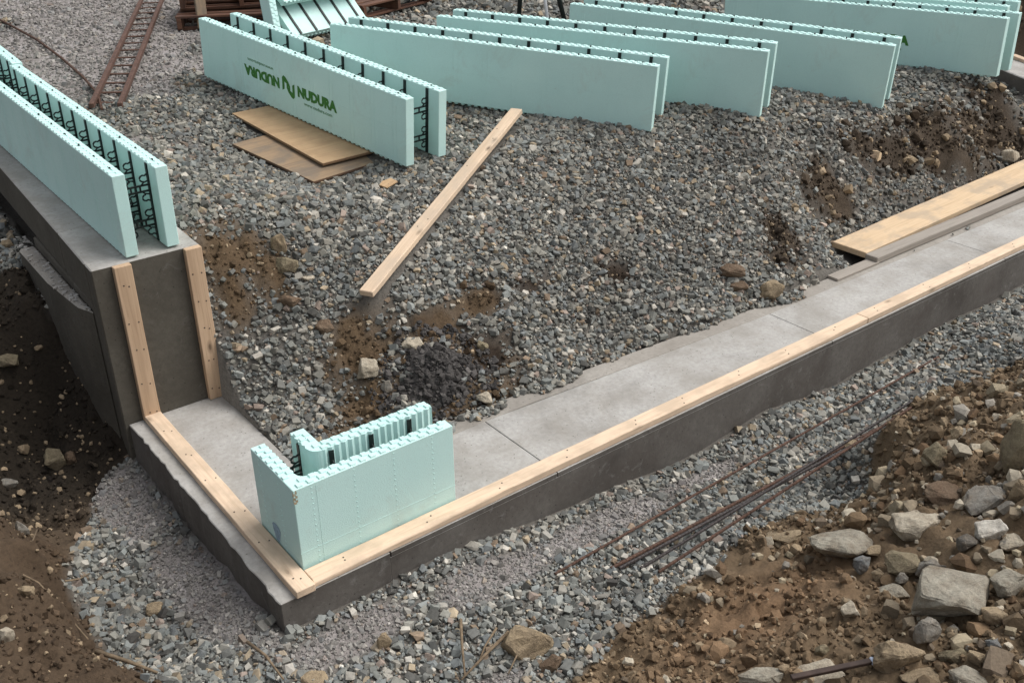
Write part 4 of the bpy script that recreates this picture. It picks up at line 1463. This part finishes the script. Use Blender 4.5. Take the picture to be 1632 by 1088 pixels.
# ROCKS-BEGIN
ROCKS = [
    (1.945, -1.367, 0.345, 0.263, 0.151, -0.84, 'slab', 0.36, 'large flat topped slab stone, pale above and brown beneath, on the spoil bank'),
    (2.151, -1.579, 0.262, 0.2, 0.115, -0.63, 'pale', 0.36, 'pale lumpy rock just above the flat topped slab on the spoil bank'),
    (2.136, -1.886, 0.138, 0.105, 0.114, -0.75, 'white', 0.3, 'bright angular whitish stone with a point on the spoil bank'),
    (2.053, -1.841, 0.106, 0.081, 0.082, -0.59, 'dark', 0.3, 'dark shard leaning against the bright whitish stone'),
    (2.15, -1.97, 0.137, 0.104, 0.06, -0.57, 'pale', 0.3, 'flat pale stone right of the bright whitish stone'),
    (1.897, -1.676, 0.158, 0.12, 0.088, -0.96, 'olive', 0.3, 'grey wedge shaped stone right below the flat topped slab'),
    (1.928, -1.769, 0.14, 0.106, 0.106, -1.0, 'grey', 0.3, 'pointed grey block beside the grey wedge shaped stone'),
    (1.852, -1.533, 0.101, 0.077, 0.083, -0.42, 'blue', 0.3, 'bluish stone tucked under the flat topped slab'),
    (1.97, -1.517, 0.102, 0.078, 0.057, -0.83, 'tan', 0.3, 'small tan block against the lower right of the flat topped slab'),
    (1.836, -1.627, 0.088, 0.067, 0.096, -0.85, 'tan', 0.3, 'tan oval stone below the bluish stone'),
    (1.837, -1.714, 0.059, 0.045, 0.06, -0.31, 'grey', 0.3, 'small rounded grey stone under the wedge shaped stone'),
    (1.783, -1.716, 0.139, 0.106, 0.061, -0.68, 'slab', 0.3, 'narrow tilted grey stone below the tan oval stone'),
    (1.739, -1.984, 0.411, 0.313, 0.18, -0.42, 'slab', 0.36, 'biggest grey boulder on the spoil bank with a broad flat face'),
    (1.732, -2.003, 0.109, 0.083, 0.048, -0.68, 'white', 0.3, 'whitish chip lying on the biggest boulder'),
    (1.714, -2.002, 0.08, 0.061, 0.038, -0.56, 'tan', 0.3, 'small tan stone at the foot of the biggest boulder'),
    (1.727, -2.136, 0.106, 0.081, 0.091, -0.9, 'tan', 0.3, 'tan block right of the biggest boulder'),
    (1.509, -1.708, 0.103, 0.078, 0.069, -0.57, 'pale', 0.3, 'pale pointed stone left of the biggest boulder'),
    (1.502, -2.016, 0.115, 0.088, 0.126, -0.4, 'grey', 0.3, 'upright grey brown stone below the biggest boulder'),
    (1.349, -2.011, 0.198, 0.151, 0.153, -0.64, 'tan', 0.36, 'big tan boulder near the bottom, above the dark bar'),
    (1.177, -1.821, 0.198, 0.151, 0.099, -0.49, 'pale', 0.36, 'pale boulder at the bottom just left of the dark bar'),
    (1.279, -1.752, 0.085, 0.064, 0.06, -0.54, 'olive', 0.3, 'small olive stone above the pale bottom boulder'),
    (1.506, -2.202, 0.074, 0.056, 0.081, -0.97, 'tan', 0.3, 'smooth tan oval stone at the lower right'),
    (1.606, -2.211, 0.075, 0.057, 0.035, -0.48, 'blue', 0.3, 'small bluish stone up right of the tan oval stone'),
    (1.026, -1.689, 0.244, 0.099, 0.107, -0.6, 'slab', 0.36, 'long pale slab at the bottom edge of the spoil bank'),
    (1.356, -2.093, 0.149, 0.114, 0.069, -0.8, 'tan', 0.3, 'tan stone right of the dark bar end'),
    (1.431, -2.228, 0.15, 0.115, 0.072, -0.99, 'slab', 0.3, 'grey slab at the bottom right, below the tan oval stone'),
    (1.516, -2.119, 0.142, 0.108, 0.087, -0.4, 'olive', 0.3, 'dull olive stone between the tan oval and the big tan boulder'),
    (1.894, -2.102, 0.173, 0.132, 0.101, -0.68, 'slab', 0.3, 'flat grey slab at the right edge, level with the biggest boulder'),
    (2.77, -1.371, 0.094, 0.072, 0.086, -0.51, 'tan', 0.3, 'tan pebble sized rock high on the spoil bank'),
    (3.019, -1.415, 0.07, 0.053, 0.052, -0.39, 'pale', 0.3, 'small pale rock near the top right of the spoil bank'),
    (2.842, -1.529, 0.074, 0.056, 0.032, -0.51, 'white', 0.3, 'small flat white stone on the upper spoil bank'),
    (2.583, -1.389, 0.178, 0.136, 0.161, -0.37, 'olive', 0.3, 'half buried squarish grey stone on the upper spoil bank'),
    (2.643, -1.709, 0.186, 0.142, 0.367, -0.73, 'olive', 0.3, 'tall grey boulder cut off by the right edge'),
    (2.389, -1.743, 0.254, 0.179, 0.111, -0.45, 'grey', 0.36, 'grey ledge shaped stone below the tall boulder'),
    (2.393, -1.854, 0.094, 0.071, 0.155, -0.7, 'tan', 0.3, 'tan stone at the right edge by the ledge shaped stone'),
    (2.378, -1.559, 0.222, 0.169, 0.097, -0.36, 'brown', 0.36, 'brown clod like rock left of the ledge shaped stone'),
    (2.279, -1.373, 0.078, 0.06, 0.079, -0.39, 'tan', 0.3, 'small tan stone above the flat topped slab'),
    (1.992, -1.02, 0.208, 0.13, 0.091, -0.94, 'tan', 0.3, 'long tan flat stone at the gravel edge of the spoil bank'),
    (2.956, -0.745, 0.152, 0.09, 0.067, -0.91, 'tan', 0.3, 'flat tan stone lying by the steel rods'),
    (0.652, -0.748, 0.238, 0.182, 0.194, -0.86, 'tan', 0.36, 'large tan boulder lying alone on the front gravel'),
    (0.67, -0.883, 0.111, 0.085, 0.094, -0.33, 'brown', 0.3, 'brown wedge leaning at the right of the lone tan boulder'),
    (-0.178, -0.406, 0.134, 0.102, 0.06, -0.7, 'tan', 0.3, 'tan boulder at the bottom edge of the front gravel'),
    (0.146, -0.414, 0.073, 0.055, 0.131, -0.57, 'tan', 0.3, 'small tan stone left of the lone boulder on the gravel'),
    (-0.507, 0.591, 0.117, 0.089, 0.077, -0.8, 'tan', 0.3, 'tan wedge stone lying in the gravel of the left trench'),
    (-0.526, 2.014, 0.148, 0.112, 0.16, -0.65, 'olive', 0.3, 'grey brown rock on the dark soil of the left trench'),
    (-0.445, 1.977, 0.096, 0.073, 0.086, -0.74, 'brown', 0.3, 'brown stone right beside the grey brown rock in the left trench'),
    (-0.778, 1.988, 0.101, 0.077, 0.068, -0.76, 'grey', 0.3, 'small grey stone at the left edge of the dark trench'),
    (-1.144, 0.083, 0.073, 0.056, 0.08, -0.6, 'pale', 0.3, 'pale rounded stone at the left edge of the soil bank'),
    (-0.86, 1.238, 0.07, 0.053, 0.137, -0.6, 'grey', 0.3, 'tall narrow grey stone standing on the left soil bank'),
    (-1.002, 0.449, 0.081, 0.061, 0.064, -0.38, 'tan', 0.3, 'tan stone on the left soil bank'),
    (-0.558, 2.496, 0.151, 0.115, 0.111, -0.53, 'olive', 0.3, 'olive rock in the darkest part of the left trench'),
    (-0.279, 3.232, 0.098, 0.074, 0.081, -0.36, 'tan', 0.3, 'tan stone in the gravel left of the stepped footing'),
    (0.901, 1.872, 0.1, 0.076, 0.155, -0.41, 'tan', 0.3, 'upright tan stone at the top of the soil hollow by the step'),
    (0.9, 1.806, 0.168, 0.128, 0.124, -0.32, 'olive', 0.3, 'wedge shaped olive stone in the soil hollow by the step'),
    (0.967, 1.682, 0.091, 0.07, 0.053, -0.54, 'pale', 0.3, 'small pale stone right of the wedge in the soil hollow'),
    (0.821, 1.627, 0.165, 0.126, 0.087, -0.9, 'brown', 0.3, 'flat brown stone at the foot of the soil hollow'),
    (0.931, 1.447, 0.128, 0.097, 0.089, -0.41, 'brown', 0.3, 'brown stone between the soil hollow and the dark mound'),
    (1.323, 1.147, 0.152, 0.116, 0.08, -0.33, 'pale', 0.3, 'pale stone just above the dark soil mound'),
    (1.011, 1.149, 0.163, 0.124, 0.134, -0.38, 'pale', 0.3, 'largest pale stone left of the dark soil mound'),
    (1.197, 1.094, 0.075, 0.057, 0.066, -0.61, 'blue', 0.3, 'small bluish stone touching the dark soil mound'),
    (1.063, 1.023, 0.074, 0.056, 0.11, -0.51, 'grey', 0.3, 'small dark stone below the pale stone by the mound'),
    (1.465, 0.654, 0.132, 0.101, 0.08, -0.86, 'pale', 0.3, 'pale stone at the footing edge right of the dark mound'),
    (1.697, 0.988, 0.101, 0.077, 0.11, -0.43, 'olive', 0.3, 'olive stone on the scarred soil above the dark mound'),
    (3.779, 0.544, 0.204, 0.155, 0.162, -0.61, 'tan', 0.3, 'tan wedge stone at the back edge of the long footing'),
    (3.602, 0.756, 0.23, 0.175, 0.101, -0.81, 'brown', 0.3, 'flat reddish brown rock in the gravel near the long footing'),
    (3.576, 0.664, 0.149, 0.114, 0.082, -0.97, 'brown', 0.3, 'smaller brown rock just below the flat reddish brown one'),
    (6.295, 1.185, 0.144, 0.109, 0.097, -0.41, 'tan', 0.3, 'tan stone on the dark scar above the yellow board'),
    (6.339, 1.27, 0.111, 0.084, 0.077, -0.32, 'tan', 0.3, 'small tan stone higher on the dark scar at the right'),
    (5.644, 1.127, 0.074, 0.056, 0.081, -0.95, 'tan', 0.3, 'slim tan stone on the dark scar left of the yellow board'),
    (4.559, 1.013, 0.087, 0.066, 0.066, -0.45, 'tan', 0.3, 'small tan stone on the left tip of the dark scar'),
    (7.658, 1.023, 0.204, 0.155, 0.157, -0.72, 'pale', 0.3, 'pale stone beside the yellow board at the right edge'),
    (1.217, -0.776, 0.078, 0.06, 0.039, -0.9, 'grey', 0.3, 'slab like grey stone among the gravel below the steel rods'),
    (0.399, 0.073, 0.137, 0.104, 0.06, -0.8, 'olive', 0.3, 'olive stone half sunk at the foot of the long footing'),
]
# ROCKS-END
for i, (x, y, w, d, h, yaw, tone, sink, label) in enumerate(ROCKS):
    me = rock_mesh(100 + i, w, d, h, 14 + i % 6, .085)
    o = obj('rock', me, None, (x, y, gh(x, y) + h * (.5 - sink)), (random.uniform(-.12, .12), random.uniform(-.12, .12), yaw))
    c = TONES[tone]
    o.color = (*c, 1)
    tag(o, label, 'rock', 'loose rocks on the ground')

# ------------------------------------------------------------------ twigs and roots
def twig(name, pts, r, label, group=None, cat='stick'):
    p3 = [(x, y, gh(x, y) + l) for x, y, l in pts]
    return tag(obj(name, MB().tube(p3, [r * (1 - .5 * i / (len(p3) - 1)) for i in range(len(p3))], 7).mesh(name, M['twig'], smooth=True)), label, cat, group)
# TWIGS-BEGIN
twig('stick', [(.485, -.495, .05), (.41, -.61, .06), (.325, -.75, .05)], .008, 'thin grey stick lying upright in the picture on the front gravel', None)
twig('stick', [(.62, -.66, .05), (.47, -.70, .05), (.30, -.76, .05)], .009, 'brown stick whose end lies under the lone tan boulder')
twig('stick', [(.60, -.60, .03), (.50, -.65, .03), (.42, -.71, .03)], .006, 'short grey stick between the upright stick and the lone boulder')
twig('stick', [(.66, -.74, .04), (.57, -.78, .05), (.48, -.84, .05)], .006, 'short grey stick below the lone tan boulder')
twig('stick', [(-.32, -.09, .04), (-.30, -.22, .05), (-.29, -.36, .04)], .008, 'dark stick on the gravel near the footing corner')
RG = 'thin roots hanging from the left soil bank'
twig('root', [(-.98, 1.15, .03), (-.90, 1.28, .05), (-.85, 1.40, .02)], .005, 'thin root curling at the upper end of the left soil bank', RG, 'root')
twig('root', [(-.80, 1.245, .04), (-.86, 1.05, .06), (-.90, .875, .03)], .005, 'thin root running down the middle of the left bank edge', RG, 'root')
twig('root', [(-.98, .58, .03), (-.93, .62, .05), (-.89, .55, .04), (-.84, .27, .03)], .006, 'long root along the lower edge of the left soil bank', RG, 'root')
twig('root', [(-.80, .92, .03), (-.72, .96, .05), (-.66, 1.0, .03)], .005, 'short pale root reaching from the left bank onto the gravel', RG, 'root')
twig('root', [(-.86, .10, .05), (-.78, -.02, .05), (-.70, -.12, .02)], .011, 'thick pale root at the bottom left corner of the bank', RG, 'root')
mb = MB().prism([(-.06, -.035), (.05, -.045), (.065, .02), (.0, .045), (-.05, .03)], 0, .008)
tag(obj('wood_scrap', mb.mesh('wood_scrap', M['ply'], .001), None, (1.86, 2.22, gh(1.86, 2.22) + .022), (.1, -.12, .4)), 'small tan scrap of board on the gravel by the lettered block', 'wood scrap')
# TWIGS-END
